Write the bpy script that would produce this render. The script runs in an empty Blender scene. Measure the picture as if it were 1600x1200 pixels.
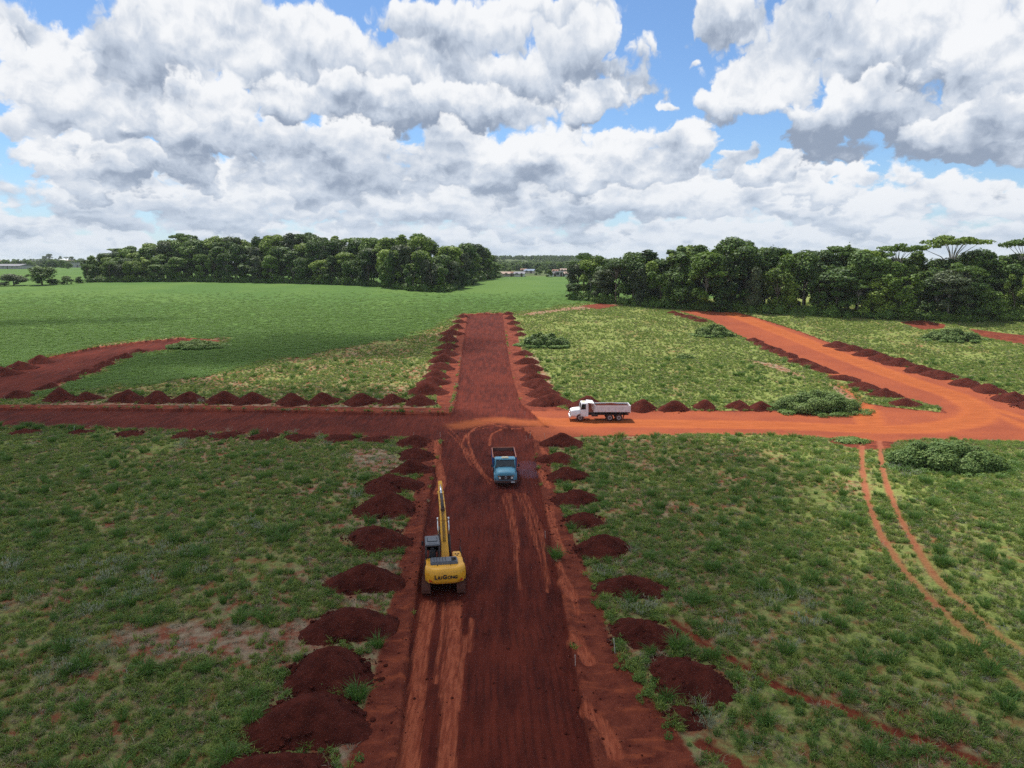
import bpy, bmesh, math, random
import numpy as np
from mathutils import Vector, Matrix

SC = bpy.context.scene
COL = SC.collection
rad = math.radians

# ------------------------------------------------------------------ camera
CAM_H = 22.5
PITCH = 9.6
F_PX = 1110.0
cam_d = bpy.data.cameras.new("camera")
cam_d.sensor_fit = 'HORIZONTAL'
cam_d.sensor_width = 36.0
cam_d.lens = F_PX / 1600.0 * 36.0
cam_d.clip_start = 0.5
cam_d.clip_end = 30000.0
cam = bpy.data.objects.new("camera", cam_d)
cam.location = (0, 0, CAM_H)
cam.rotation_euler = (rad(90 - PITCH), 0, 0)
COL.objects.link(cam)
SC.camera = cam

# ------------------------------------------------------------------ sun, exposure
SUN_DIR = Vector((-0.22, 0.50, 1.0)).normalized()      # towards the sun
SUN_EL = math.asin(SUN_DIR.z)
SUN_AZ = math.atan2(SUN_DIR.x, SUN_DIR.y)
sun_d = bpy.data.lights.new("sun", 'SUN')
sun_d.energy = 5.0
sun_d.angle = rad(0.53)
sun_d.color = (1.0, 0.955, 0.89)
sun = bpy.data.objects.new("sun", sun_d)
sun.rotation_euler = SUN_DIR.to_track_quat('Z', 'Y').to_euler()
sun.location = (0, 0, 300)
COL.objects.link(sun)
vs = SC.view_settings
vs.view_transform = 'Standard'
vs.look = 'None'
EXPOSURE = 0.22
vs.exposure = EXPOSURE
vs.gamma = 1.0
vs.use_curve_mapping = False
SC.cycles.max_bounces = 6
SC.cycles.diffuse_bounces = 3
SC.cycles.glossy_bounces = 2
SC.cycles.transmission_bounces = 4
SC.cycles.transparent_max_bounces = 12
SC.cycles.volume_bounces = 1
SC.cycles.use_adaptive_sampling = False
SC.cycles.use_denoising = False
SC.cycles.sample_clamp_indirect = 4.0

# ------------------------------------------------------------------ node helpers
class NT:
    """small helper for building node trees"""
    def __init__(self, tree):
        self.t = tree
    def n(self, typ, **kw):
        nd = self.t.nodes.new(typ)
        for k, v in kw.items():
            setattr(nd, k, v)
        return nd
    def _set(self, sock, v):
        if v is None:
            return
        if isinstance(v, bpy.types.NodeSocket):
            self.t.links.new(v, sock)
        else:
            sock.default_value = v
    def math(self, op, a, b=None, c=None, clamp=False):
        nd = self.n('ShaderNodeMath', operation=op, use_clamp=clamp)
        self._set(nd.inputs[0], a); self._set(nd.inputs[1], b); self._set(nd.inputs[2], c)
        return nd.outputs[0]
    def vmath(self, op, a, b=None, c=None, scale=None):
        nd = self.n('ShaderNodeVectorMath', operation=op)
        self._set(nd.inputs[0], a); self._set(nd.inputs[1], b); self._set(nd.inputs[2], c)
        if scale is not None:
            self._set(nd.inputs['Scale'], scale)
        return nd.outputs['Value'] if op in ('LENGTH', 'DISTANCE', 'DOT_PRODUCT') else nd.outputs[0]
    def ramp(self, v, a, b, c=0.0, d=1.0, smooth=True):
        nd = self.n('ShaderNodeMapRange', interpolation_type='SMOOTHSTEP' if smooth else 'LINEAR')
        if smooth:
            nd.clamp = False
        self._set(nd.inputs[0], v); self._set(nd.inputs[1], a); self._set(nd.inputs[2], b)
        self._set(nd.inputs[3], c); self._set(nd.inputs[4], d)
        return nd.outputs[0]
    def noise(self, vec, scale, detail=4, rough=0.5, dist=0.0, lac=2.0, color=False, dim='3D'):
        nd = self.n('ShaderNodeTexNoise', noise_dimensions=dim)
        self._set(nd.inputs['Vector'], vec)
        nd.inputs['Scale'].default_value = scale
        nd.inputs['Detail'].default_value = detail
        nd.inputs['Roughness'].default_value = rough
        nd.inputs['Lacunarity'].default_value = lac
        nd.inputs['Distortion'].default_value = dist
        return nd.outputs['Color'] if color else nd.outputs['Fac']
    def voro(self, vec, scale, feature='F1', detail=0, rough=0.5, out='Distance', rnd=1.0, smooth=None, dim='3D'):
        nd = self.n('ShaderNodeTexVoronoi', feature=feature, voronoi_dimensions=dim)
        self._set(nd.inputs['Vector'], vec)
        nd.inputs['Scale'].default_value = scale
        nd.inputs['Detail'].default_value = detail
        nd.inputs['Roughness'].default_value = rough
        nd.inputs['Randomness'].default_value = rnd
        if smooth is not None:
            nd.inputs['Smoothness'].default_value = smooth
        return nd.outputs[out]
    def mix(self, f, a, b, blend='MIX'):
        nd = self.n('ShaderNodeMix', data_type='RGBA', blend_type=blend)
        self._set(nd.inputs[0], f)
        self._set(nd.inputs[6], a if isinstance(a, bpy.types.NodeSocket) else tuple(a) + (1,))
        self._set(nd.inputs[7], b if isinstance(b, bpy.types.NodeSocket) else tuple(b) + (1,))
        return nd.outputs[2]
    def attr(self, name):
        nd = self.n('ShaderNodeAttribute', attribute_name=name)
        return nd.outputs['Fac']
    def sep(self, v):
        nd = self.n('ShaderNodeSeparateXYZ'); self._set(nd.inputs[0], v)
        return nd.outputs
    def comb(self, x, y, z):
        nd = self.n('ShaderNodeCombineXYZ')
        for i, v in enumerate((x, y, z)):
            self._set(nd.inputs[i], v)
        return nd.outputs[0]
# ------------------------------------------------------------------ world: sky with cumulus
world = bpy.data.worlds.new("World")
SC.world = world
world.use_nodes = True
world.node_tree.nodes.clear()
W = NT(world.node_tree)
SKY_STRENGTH = 0.105

def sky_ae(px, py):
    """azimuth and elevation (degrees) of a direction of view"""
    x = (px - 800) / F_PX; v = (600 - py) / F_PX
    p = rad(PITCH)
    y = math.cos(p) + v * math.sin(p); z = -math.sin(p) + v * math.cos(p)
    return math.degrees(math.atan2(x, y)), math.degrees(math.atan2(z, math.hypot(x, y)))

tc = W.n('ShaderNodeTexCoord').outputs['Generated']
dirv = W.vmath('NORMALIZE', tc)
sx, sy, sz = W.sep(dirv)
az = W.math('MULTIPLY', W.math('ARCTAN2', sx, sy), 57.29578)
el = W.math('MULTIPLY', W.math('ARCSINE', sz), 57.29578)
PT = W.comb(az, el, 0.0)
elw = W.math('MULTIPLY', W.math('LOGARITHM', W.math('ADD', 1.0, W.math('DIVIDE', W.math('MAXIMUM', el, -1.0), 7.0)), 2.718), 19.0)
P0 = W.comb(az, elw, 0.0)
# lumps get smaller towards the horizon
elc = W.math('MAXIMUM', el, 0.0)
sizef = W.ramp(elc, 0.0, 16.0, 2.1, 0.85)
nz1 = W.noise(P0, 0.16, 3, 0.5, color=True, dim='2D')
nz2 = W.noise(P0, 0.50, 7, 0.54, color=True, dim='2D')
w1 = W.vmath('SUBTRACT', nz1, (0.5, 0.5, 0.5))
w2 = W.vmath('SUBTRACT', nz2, (0.5, 0.5, 0.5))
warp = W.vmath('ADD', W.vmath('MULTIPLY', w1, (6.0, 4.0, 0)), W.vmath('MULTIPLY', w2, (3.0, 2.4, 0)))
# cauliflower lumps
cv = W.vmath('ADD', P0, W.vmath('MULTIPLY', w2, (1.6, 1.6, 0)))
v1 = W.voro(cv, 0.27, 'F1', 4, 0.56, dim='2D')
cvu = W.vmath('ADD', cv, (-0.12, 0.60, 0))
v2 = W.voro(cvu, 0.27, 'F1', 4, 0.56, dim='2D')
relief = W.math('SUBTRACT', v2, v1)                # >0 where the lump faces up
lump = W.math('SUBTRACT', 0.91, v1)
fine = W.noise(P0, 1.6, 6, 0.66, dim='2D')
nzs = W.noise(W.vmath('ADD', P0, (31.0, 7.0, 0)), 0.13, 3, 0.5, dim='2D')
nzu = W.noise(W.vmath('ADD', P0, (31.3, 8.6, 0)), 0.13, 3, 0.5, dim='2D')
bigrel = W.math('SUBTRACT', nzs, nzu)
PW = W.vmath('ADD', PT, warp)
PWY = W.vmath('DOT_PRODUCT', PW, (0, 1, 0))

skyt = W.n('ShaderNodeTexSky', sky_type='NISHITA')
skyt.sun_disc = False
skyt.sun_elevation = SUN_EL
skyt.sun_rotation = SUN_AZ
skyt.altitude = 600
skyt.air_density = 1.0
skyt.dust_density = 0.6
skyt.ozone_density = 1.6
skycol = skyt.outputs[0]
# colour of clouds in the units of the sky texture (multiplied by strength later)
U = 1.0 / SKY_STRENGTH / 2 ** EXPOSURE
LIT = tuple(c * U for c in (0.93, 0.945, 0.97))
MID = tuple(c * U for c in (0.57, 0.64, 0.75))
DRK = tuple(c * U for c in (0.30, 0.365, 0.48))

# each cumulus: (px, py, rx, ry, edge softness, base darkness)
CLOUDS = [
 # low far bank along the horizon
 (200,418,500,22,.5,.3),(800,418,500,22,.5,.3),(1400,418,500,22,.5,.3),
 (100,385,420,40,.5,.25),(500,380,420,40,.5,.3),(900,385,420,45,.5,.3),(1300,372,420,45,.5,.25),(1650,372,300,45,.5,.3),
 (-150,372,250,35,.5,.3),(60,352,130,22,.4,.2),
 # middle bank
 (180,300,190,62,.3,.55),(420,300,230,75,.3,.75),(640,310,230,80,.3,.8),(860,305,230,80,.3,.7),(1060,300,180,70,.3,.6),
 (1210,305,130,55,.3,.5),(1350,315,120,50,.3,.45),(1480,320,130,36,.3,.45),(1610,318,110,30,.3,.4),(1760,315,160,40,.3,.5),
 (760,245,190,75,.28,.6),(960,250,130,48,.28,.55),(520,250,160,80,.28,.6),(1065,225,45,40,.25,.2),(1140,245,40,30,.25,.25),(1205,262,70,32,.25,.3),
 (1295,262,50,22,.25,.3),(1300,285,90,30,.25,.4),
 (1040,168,12,12,.5,.1),(230,255,150,55,.25,.95),(120,250,100,45,.25,.35),(90,185,90,45,.25,.4),
 # upper left
 (45,45,130,28,.4,.35),(70,130,130,70,.25,.35),(170,150,110,75,.25,.45),(270,150,110,80,.22,.55),(330,70,190,95,.25,.55),(340,190,110,75,.25,.5),
 (480,90,190,80,.25,.45),(640,110,230,75,.25,.85),(820,120,200,62,.25,.95),(885,62,78,66,.25,.3),(760,40,110,55,.3,.25),(915,148,66,36,.25,.7),
 (640,165,320,38,.3,.9),(640,20,70,35,.3,.2),(860,10,110,22,.4,.1),
 (1010,68,16,12,.8,.0),(930,15,30,9,.8,.0),
 # upper right
 (1140,38,72,52,.25,.25),(1103,108,16,10,.6,.1),(1240,90,130,95,.25,.5),(1160,160,60,32,.3,.5),(1400,60,260,120,.25,.7),(1330,180,140,52,.22,1.0),
 (1580,120,190,110,.25,.8),(1540,205,140,52,.22,1.0),(1760,120,260,160,.3,.9),
 # beyond the frame
 (-300,150,300,120,.3,.6),(-300,300,260,90,.3,.6),(2000,280,260,80,.3,.6),(300,-180,420,100,.3,.7),(1100,-220,380,90,.3,.8),(1700,-160,300,80,.3,.8),(-300,-120,250,100,.3,.7),
]
# the blue, a little deeper
col = W.mix(1.0, skycol, (0.72, 0.90, 1.08), 'MULTIPLY')
# broken cloud over the rest of the sky: overhead, to the sides and behind
zz_ = W.math('ADD', W.math('MAXIMUM', sz, 0.0), 0.12)
pp = W.comb(W.math('DIVIDE', sx, zz_), W.math('DIVIDE', sy, zz_), 0.0)
g1 = W.noise(pp, 0.85, 8, 0.60, dim='2D')
g2 = W.noise(W.vmath('ADD', pp, (0.05, 0.16, 0)), 0.85, 5, 0.60, dim='2D')
away = W.math('MAXIMUM', W.ramp(el, 19.0, 27.0), W.math('MAXIMUM', W.ramp(az, 42.0, 50.0), W.ramp(az, -42.0, -50.0)))
ga = W.math('MULTIPLY', W.ramp(g1, 0.43, 0.52), away)
gs = W.math('MULTIPLY_ADD', W.math('SUBTRACT', g2, g1), -2.6, 0.62)
gc = W.mix(W.ramp(gs, 0.25, 1.2), MID, LIT)
col = W.mix(ga, col, gc)
covered = None
for (cx, cy, rx, ry, soft, dark) in CLOUDS:
    if cy > 280: dark *= 0.55
    a, e = sky_ae(cx, cy)
    kr = math.cos(rad(e)) ** 0.5
    k = 57.29578 / F_PX * math.cos(math.atan((cx - 800) / F_PX)) ** 2
    k = max(k, 0.030)
    ax, ay = 1.0 / (rx * k), 1.0 / (ry * 0.047)
    q = W.vmath('MULTIPLY_ADD', PW, (ax, ay, 0), (-a * ax, -e * ay, 0))
    r = W.vmath('LENGTH', q)
    # ragged billowing edge
    d = W.math('MULTIPLY_ADD', lump, 0.6, W.math('SUBTRACT', 1.0, r))
    alpha = W.ramp(d, 0.0, soft * 0.95)
    qy = W.math('MULTIPLY_ADD', PWY, ay, -e * ay)
    sh = W.math('MULTIPLY_ADD', qy, 0.30 + 0.30 * dark + (0.12 if cy > 280 else 0), 0.78 - 0.30 * dark + (0.05 if cy > 280 else 0))
    sh = W.math('MULTIPLY_ADD', relief, 0.42, sh)
    sh = W.math('MULTIPLY_ADD', bigrel, 1.9, sh)
    sh = W.math('MULTIPLY_ADD', W.math('SUBTRACT', fine, 0.5), 0.20, sh)
    c1 = W.mix(W.ramp(sh, 0.0, 0.5), DRK, MID)
    c2 = W.mix(W.ramp(sh, 0.35, 0.95), c1, LIT)
    col = W.mix(alpha, col, c2)
# thin far haze near the horizon
hz = W.ramp(el, -1.0, 8.0, 0.60, 0.0)
col = W.mix(hz, col, tuple(c * U for c in (0.58, 0.67, 0.80)))
bg = W.n('ShaderNodeBackground')
W.t.links.new(col, bg.inputs[0])
bg.inputs[1].default_value = SKY_STRENGTH
wo = W.n('ShaderNodeOutputWorld')
W.t.links.new(bg.outputs[0], wo.inputs[0])
world.cycles.sampling_method = 'MANUAL'
world.cycles.sample_map_resolution = 256
# ------------------------------------------------------------------ numeric noise
def _hash(ix, iy, seed):
    h = (ix.astype(np.int64) * 374761393 + iy.astype(np.int64) * 668265263 + seed * 1442695041) & 0xFFFFFFFF
    h = ((h ^ (h >> 13)) * 1274126177) & 0xFFFFFFFF
    h = (h ^ (h >> 16)) & 0xFFFFFFFF
    return h.astype(np.float64) / 4294967295.0

def vnoise(x, y, seed=0):
    x = np.asarray(x, float); y = np.asarray(y, float)
    ix = np.floor(x); iy = np.floor(y)
    fx = x - ix; fy = y - iy
    fx = fx * fx * (3 - 2 * fx); fy = fy * fy * (3 - 2 * fy)
    a = _hash(ix, iy, seed); b = _hash(ix + 1, iy, seed)
    c = _hash(ix, iy + 1, seed); d = _hash(ix + 1, iy + 1, seed)
    return (a + (b - a) * fx) * (1 - fy) + (c + (d - c) * fx) * fy

def fbm(x, y, scale, octaves=4, seed=0, rough=0.5):
    """roughly -0.5..0.5"""
    s = 0.0; amp = 1.0; tot = 0.0; k = scale
    for o in range(octaves):
        s = s + amp * (vnoise(x * k + 17.3 * o, y * k - 9.1 * o, seed + o) - 0.5)
        tot += amp; amp *= rough; k *= 2.03
    return s / tot

def sstep(x, a, b):
    t = np.clip((x - a) / (b - a), 0, 1)
    return t * t * (3 - 2 * t)

# ------------------------------------------------------------------ terrain
_PY = np.array([-600, 0, 95, 112, 135, 165, 205, 240, 300, 345, 400, 480, 600, 1000, 1400, 2000, 3500, 9000], float)
_PZ = np.array([0, 0, 0, 0.25, 1.9, 4.7, 8.3, 10.2, 12.8, 14.0, 15.4, 15.7, 16.2, 17.5, 20.0, 20.0, 16.0, 12.0], float)
def _pchip(xs, ys):
    h = np.diff(xs); d = np.diff(ys) / h
    m = np.zeros_like(ys)
    for i in range(1, len(xs) - 1):
        if d[i - 1] * d[i] > 0:
            w1 = 2 * h[i] + h[i - 1]; w2 = h[i] + 2 * h[i - 1]
            m[i] = (w1 + w2) / (w1 / d[i - 1] + w2 / d[i])
    m[0] = d[0]; m[-1] = d[-1]
    def f(x):
        x = np.clip(np.asarray(x, float), xs[0], xs[-1])
        i = np.clip(np.searchsorted(xs, x) - 1, 0, len(xs) - 2)
        t = (x - xs[i]) / h[i]
        return ((2*t**3 - 3*t**2 + 1) * ys[i] + (t**3 - 2*t**2 + t) * h[i] * m[i]
                + (-2*t**3 + 3*t**2) * ys[i+1] + (t**3 - t**2) * h[i] * m[i+1])
    return f
_prof = _pchip(_PY, _PZ)
def terrain(x, y):
    """large shape of the land"""
    x = np.asarray(x, float); y = np.asarray(y, float)
    z = _prof(y)
    left = sstep(-x / np.maximum(y, 1.0), 0.15, 0.5) * sstep(y, 380, 620)
    z = z + left * 2.6 * (1 - sstep(y, 2500, 4000))
    # wooded hill far away
    z = z + 13.0 * np.exp(-((x - 60) / 420) ** 2 - ((y - 1500) / 330) ** 2)
    z = z + 5.0 * np.exp(-((x + 950) / 400) ** 2 - ((y - 1700) / 400) ** 2)
    return z

_p = rad(PITCH)
_CP, _SP = math.cos(_p), math.sin(_p)
def ground_at(px, py):
    """the place on the land seen in that direction from the camera"""
    u = (px - 800.0) / F_PX; v = (600.0 - py) / F_PX
    dx, dy, dz = u, _CP + v * _SP, -_SP + v * _CP
    t = 20.0
    while t < 6000:
        x, y, z = dx * t, dy * t, CAM_H + dz * t
        if z < float(terrain(x, y)):
            break
        t *= 1.01
    lo, hi = t / 1.011, t
    for _ in range(24):
        m = 0.5 * (lo + hi)
        if CAM_H + dz * m < float(terrain(dx * m, dy * m)):
            hi = m
        else:
            lo = m
    return dx * hi, dy * hi
def gz(x, y):
    return float(terrain(x, y))
def world_poly(pts):
    return np.array([ground_at(a, b) for a, b in pts])

def sd_poly(X, Y, P):
    """signed distance in metres, positive inside"""
    d = np.full(X.shape, 1e9); inside = np.zeros(X.shape, bool)
    n = len(P)
    for i in range(n):
        ax, ay = P[i]; bx, by = P[(i + 1) % n]
        ex, ey = bx - ax, by - ay
        L = ex * ex + ey * ey + 1e-9
        t = np.clip(((X - ax) * ex + (Y - ay) * ey) / L, 0, 1)
        d = np.minimum(d, np.hypot(X - ax - t * ex, Y - ay - t * ey))
        c = ((ay > Y) != (by > Y)) & (X < (bx - ax) * (Y - ay) / (by - ay + 1e-12) + ax)
        inside ^= c
    return np.where(inside, d, -d)

def sd_line(X, Y, P, hw):
    d = np.full(X.shape, 1e9)
    for i in range(len(P) - 1):
        ax, ay = P[i]; bx, by = P[i + 1]
        ex, ey = bx - ax, by - ay
        L = ex * ex + ey * ey + 1e-9
        t = np.clip(((X - ax) * ex + (Y - ay) * ey) / L, 0, 1)
        d = np.minimum(d, np.hypot(X - ax - t * ex, Y - ay - t * ey))
    return hw - d

def smooth_line(pts, n=5):
    """Catmull-Rom through the points"""
    P = [np.array(p, float) for p in pts]
    P = [2 * P[0] - P[1]] + P + [2 * P[-1] - P[-2]]
    out = []
    for i in range(1, len(P) - 2):
        for k in range(n):
            t = k / n
            out.append(0.5 * (2*P[i] + (P[i+1]-P[i-1])*t + (2*P[i-1]-5*P[i]+4*P[i+1]-P[i+2])*t*t
                              + (3*P[i]-P[i-1]-3*P[i+1]+P[i+2])*t**3))
    out.append(P[-2])
    return [tuple(p) for p in out]

# --- areas, given by the directions in which their corners are seen
A_BED_LOW = [(692,684),(684,715),(672,770),(662,830),(655,900),(640,1010),(622,1200),(610,1330),(960,1330),(928,1200),(890,1000),(868,880),(848,780),(836,715),(833,680),(815,668),(775,668),(735,664)]
A_BED_UP = [(731,491),(723,540),(717,590),(709,640),(690,668),(860,668),(838,650),(815,632),(801,590),(792,540),(785,490),(760,489)]
A_CROSS_L = [(-900,636),(0,637),(300,639),(520,643),(700,646),(760,660),(740,690),(690,688),(560,682),(420,678),(200,671),(0,667),(-900,662)]
A_CROSS_BANK = [(-900,628),(0,632),(300,633),(690,638),(700,645),(520,642),(300,638),(0,636),(-900,635)]
A_CLAY = [(790,648),(835,642),(900,642),(1100,643),(1330,643),(1352,630),(1385,636),(1480,646),(1470,635),(1390,612),(1290,584),(1215,553),(1160,526),(1110,500),(1062,486),(1130,483),(1250,519),(1290,534),(1330,548),(1400,570),(1500,598),(1560,618),(1640,636),(1760,660),(1760,720),(1600,690),(1540,688),(1450,686),(1400,690),(1340,688),(1300,684),(1180,678),(1000,680),(880,682),(845,690),(800,676)]
A_CURVE_L = [(-700,622),(-700,600),(-260,590),(0,584),(30,573),(90,556),(150,543),(220,534),(285,529),(300,532),(262,545),(215,552),(175,566),(150,580),(110,592),(80,604),(40,618),(0,625)]
A_VERGE_L = [(722,489),(712,530),(700,575),(680,625),(700,650),(733,491)]
A_VERGE_R = [(785,489),(793,540),(801,590),(815,632),(838,650),(890,642),(862,632),(845,600),(822,560),(812,540),(808,515),(800,490)]
A_VERGE_LL = [(690,684),(640,684),(648,720),(650,760),(640,800),(625,850),(622,905),(603,965),(588,1040),(565,1120),(540,1200),(510,1330),(612,1330),(622,1200),(640,1010),(655,900),(672,770)]
A_VERGE_RL = [(833,680),(858,684),(862,740),(880,800),(905,860),(935,930),(955,1000),(1005,1070),(1050,1130),(1095,1200),(1180,1330),(958,1330),(928,1200),(890,1000),(868,880),(848,780)]
A_RED = [
 [(1405,503),(1440,500),(1478,507),(1475,513),(1440,515)],
 [(1512,513),(1560,519),(1640,528),(1760,540),(1760,560),(1640,545),(1580,535),(1535,526)],
 [(1530,668),(1600,664),(1760,670),(1760,712),(1600,692),(1560,684)],
 [(262,538),(300,528),(345,532),(330,538),(280,546)],
 [(905,478),(940,474),(968,478),(935,484)],
 [(1290,684),(1350,684),(1400,690),(1390,704),(1340,702),(1300,694)],
]
A_SOY = [(-400,640),(-260,585),(0,580),(30,571),(90,553),(150,540),(220,531),(300,527),(345,530),(320,540),(262,546),(215,553),(175,568),(150,582),(110,594),(80,607),(50,618),(110,612),(190,600),(300,588),(380,575),(450,560),(500,548),(560,535),(640,524),(700,505),(722,489),(760,487),(805,487),(850,481),(905,476),(960,472),(1010,470),
         (1200,464),(1400,450),(1700,436),(1500,433),(900,432),(700,431),(400,428),(135,417),(-200,419),(-900,419),(-900,640)]
A_DRY = [
 ([(540,700),(600,702),(628,722),(618,745),(575,740),(555,722)], 1.0),
 ([(180,985),(300,968),(420,980),(500,960),(560,930),(600,920),(590,960),(520,1010),(400,1028),(250,1030),(170,1015)], 1.0),
 ([(480,910),(530,890),(600,870),(640,855),(640,880),(600,960),(560,945),(500,930)], .8),
 ([(800,492),(870,482),(930,476),(990,474),(960,481),(880,487),(830,494)], .5),
 ([(500,750),(540,740),(560,770),(540,790)], .6),
 ([(600,1150),(560,1120),(480,1190),(520,1250)], .9),
 ([(820,555),(845,590),(870,630),(885,640),(890,632),(860,590),(835,552)], .8),
 ([(0,636),(100,626),(300,628),(640,632),(690,638),(690,640),(300,640),(0,640)], .7),
 ([(760,465),(782,463),(800,467),(780,472)], 1.0),
 ([(1160,560),(1220,570),(1250,585),(1330,610),(1350,632),(1330,632),(1290,600),(1200,575)], .9),
]
# lines of wheel ruts and ditches: (points, half width, kind)
L_LANE = [
 ([(1140,489),(1190,507),(1240,526),(1290,546),(1360,572),(1430,597),(1490,617),(1528,638),(1522,654),(1470,665),(1400,670),(1200,664),(1000,661),(880,659),(820,656),(770,654),(720,662)], 2.1),
 ([(1560,640),(1600,652),(1700,680)], 0.5), ([(1535,640),(1580,656),(1660,690)], 0.4),
 ([(1352,640),(1362,668)], 1.5),([(1352,640),(1340,622),(1310,600)], 1.0),
]
L_RUT = [
 ([(669,936),(658,1010),(641,1171),(630,1300)], .50),
 ([(713,936),(706,1040),(699,1157),(694,1300)], .45),
 ([(692,934),(690,980),(680,1058)], .13), ([(700,934),(696,980),(688,1080)], .10), ([(727,985),(722,1040),(716,1100)], .16), ([(738,960),(732,1010)], .12),
 ([(812,765),(828,806),(842,855),(856,918)], .10), ([(818,765),(836,808),(850,858),(858,905)], .10), ([(806,762),(824,808),(838,850)], .07), ([(824,768),(843,812),(852,850)], .07),
 ([(791,765),(801,800),(808,860),(812,915)], .11), ([(797,765),(806,812),(811,850)], .08), ([(783,765),(793,795),(802,835),(805,870)], .09),
 ([(830,656),(770,657),(734,672),(736,700),(752,730),(768,745)], .16), ([(845,662),(790,667),(768,676),(765,692)], .18),
 ([(700,672),(718,690),(745,725),(765,750)], .12), ([(700,664),(716,680),(730,700),(756,732)], .10),
 ([(860,656),(800,660),(745,668),(726,680),(724,700),(735,722)], .12),
 ([(740,650),(760,656),(800,668)], .2),
 ([(685,690),(683,715),(690,745),(683,765)], .5),
 ([(845,735),(856,760)], .45), ([(858,790),(868,835),(880,860)], .35), ([(880,905),(895,935)], .45), ([(898,1000),(918,1035)], .45), ([(915,1105),(945,1140),(960,1180)], .4),([(846,700),(862,722)],.35),
 ([(870,880),(885,905),(902,960)], .18),
]
L_TRACK = [
 ([(1346,688),(1348,740),(1360,795),(1382,845),(1420,900),(1480,960),(1560,1040),(1640,1110)], .32),
 ([(1374,688),(1382,745),(1402,800),(1432,855),(1470,910),(1540,975),(1640,1050)], .32),
]
L_DITCH = [
 ([(1050,970),(1090,1000),(1140,1030),(1200,1062),(1260,1090),(1310,1105),(1390,1140),(1480,1170),(1560,1205),(1660,1250)], .36),
 ([(1100,1160),(1140,1185),(1170,1210)], .35), ([(1365,1098),(1400,1112),(1440,1125)], .25),
]
def _w(pts):
    return world_poly(pts)
W_BED = [_w(A_BED_LOW), _w(A_BED_UP), _w(A_CROSS_L), _w(A_CURVE_L)]
W_BANK = [_w(A_CROSS_BANK)]
W_CLAY = _w(A_CLAY)
W_VERGE = [_w(A_VERGE_L), _w(A_VERGE_R), _w(A_VERGE_LL), _w(A_VERGE_RL)]
W_RED = [_w(a) for a in A_RED]
W_SOY = _w(A_SOY)
W_DRY = [(_w(a), k) for a, k in A_DRY]
W_LANE = [(_w(smooth_line(a)), h) for a, h in L_LANE]
W_RUT = [(_w(smooth_line(a, 4)), h) for a, h in L_RUT]
W_TRACK = [(_w(smooth_line(a, 4)), h) for a, h in L_TRACK]
W_DITCH = [(_w(smooth_line(a, 4)), h) for a, h in L_DITCH]

def region(fn_list, X, Y, pad=25.0, mode='poly'):
    """max of signed distances, each evaluated only near its own area"""
    out = np.full(X.shape, -50.0)
    for item in fn_list:
        P = item if mode == 'poly' else item[0]
        x0, y0 = P.min(0) - pad; x1, y1 = P.max(0) + pad
        m = (X >= x0) & (X <= x1) & (Y >= y0) & (Y <= y1)
        if not m.any():
            continue
        d = sd_poly(X[m], Y[m], P) if mode == 'poly' else sd_line(X[m], Y[m], P, item[1])
        out[m] = np.maximum(out[m], d)
    return out

# ------------------------------------------------------------------ mounds of earth (placed later, known now so that plants keep off)
# (px, py of the middle of the foot, width in px)
MOUNDS = {
 'left_near': [(647,693,60),(649,713,64),(640,736,66),(610,762,92),(604,796,106),(589,846,104),(567,911,114),(544,980,130),(516,1052,146),(484,1128,172),(425,1228,190)],
 'right_near': [(881,694,60),(872,719,56),(886,745,60),(898,781,68),(913,815,64),(940,859,88),(985,921,94),(1004,993,98),(1074,1064,124),(1072,1122,46)],
 'cross_upper': [(22,620,40),(93,624,52),(136,624,40),(200,625,52),(246,626,52),(297,626,50),(349,627,50),(396,628,54),(457,630,52),(505,629,50),(563,630,52),(611,629,46),(656,630,52)],
 'cross_lower': [(40,677,50),(127,677,40),(203,679,50),(297,681,60),(352,682,50),(412,684,56),(470,685,54),(532,687,56),(588,688,50)],
 'far_left': [(722,495,15),(718,504,17),(713,513,19),(706,522,26),(703,532,26),(700,543,27),(696,554,28),(692,565,31),(687,576,33),(682,588,35),(676,600,38),(668,613,42)],
 'far_right': [(795,491,13),(798,498,15),(802,506,16),(807,515,18),(813,524,15),(819,554,22),(824,567,27),(830,579,29),(835,591,31),(841,603,35),(849,616,40),(860,630,46),(915,637,46)],
 'lot': [(963,640,36),(1003,640,42),(1052,640,42),(1100,638,38),(1155,638,36),(1188,639,38)],
 'inner': [(1052,489,17),(1062,492,18),(1073,495,18),(1084,498,19),(1096,502,20),(1178,533,24),(1190,539,24),(1203,545,27),(1216,550,28),(1233,556,30),(1251,565,32),(1268,572,34),(1288,579,34),(1320,592,38),(1350,606,42),(1384,617,44),(1414,632,44)],
 'outer': [(1308,540,36),(1330,546,38),(1357,554,40),(1380,562,40),(1407,569,42),(1438,579,44),(1469,588,48),(1508,600,50),(1545,611,50),(1580,624,52),(1612,636,52)],
 'curve': [(8,583,44),(35,573,42),(64,564,36),(216,549,32),(190,559,36),(162,570,38),(136,581,38),(106,593,38),(74,605,38),(34,620,40)],
}
MW = {}
for k, lst in MOUNDS.items():
    MW[k] = []
    for (a, b, w) in lst:
        x, y = ground_at(a, b)
        depth = y * _CP + (CAM_H - gz(x, y)) * _SP
        grow = {'far_left': 1.45, 'far_right': 1.45, 'cross_upper': 1.08, 'lot': 1.15, 'right_near': 1.12, 'left_near': 1.04, 'inner': 1.2, 'outer': 1.15}.get(k, 1.0)
        MW[k].append((x, y, max(w * depth / F_PX * grow, 2.0)))
ALL_M = [(x, y, w) for l in MW.values() for (x, y, w) in l]
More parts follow.
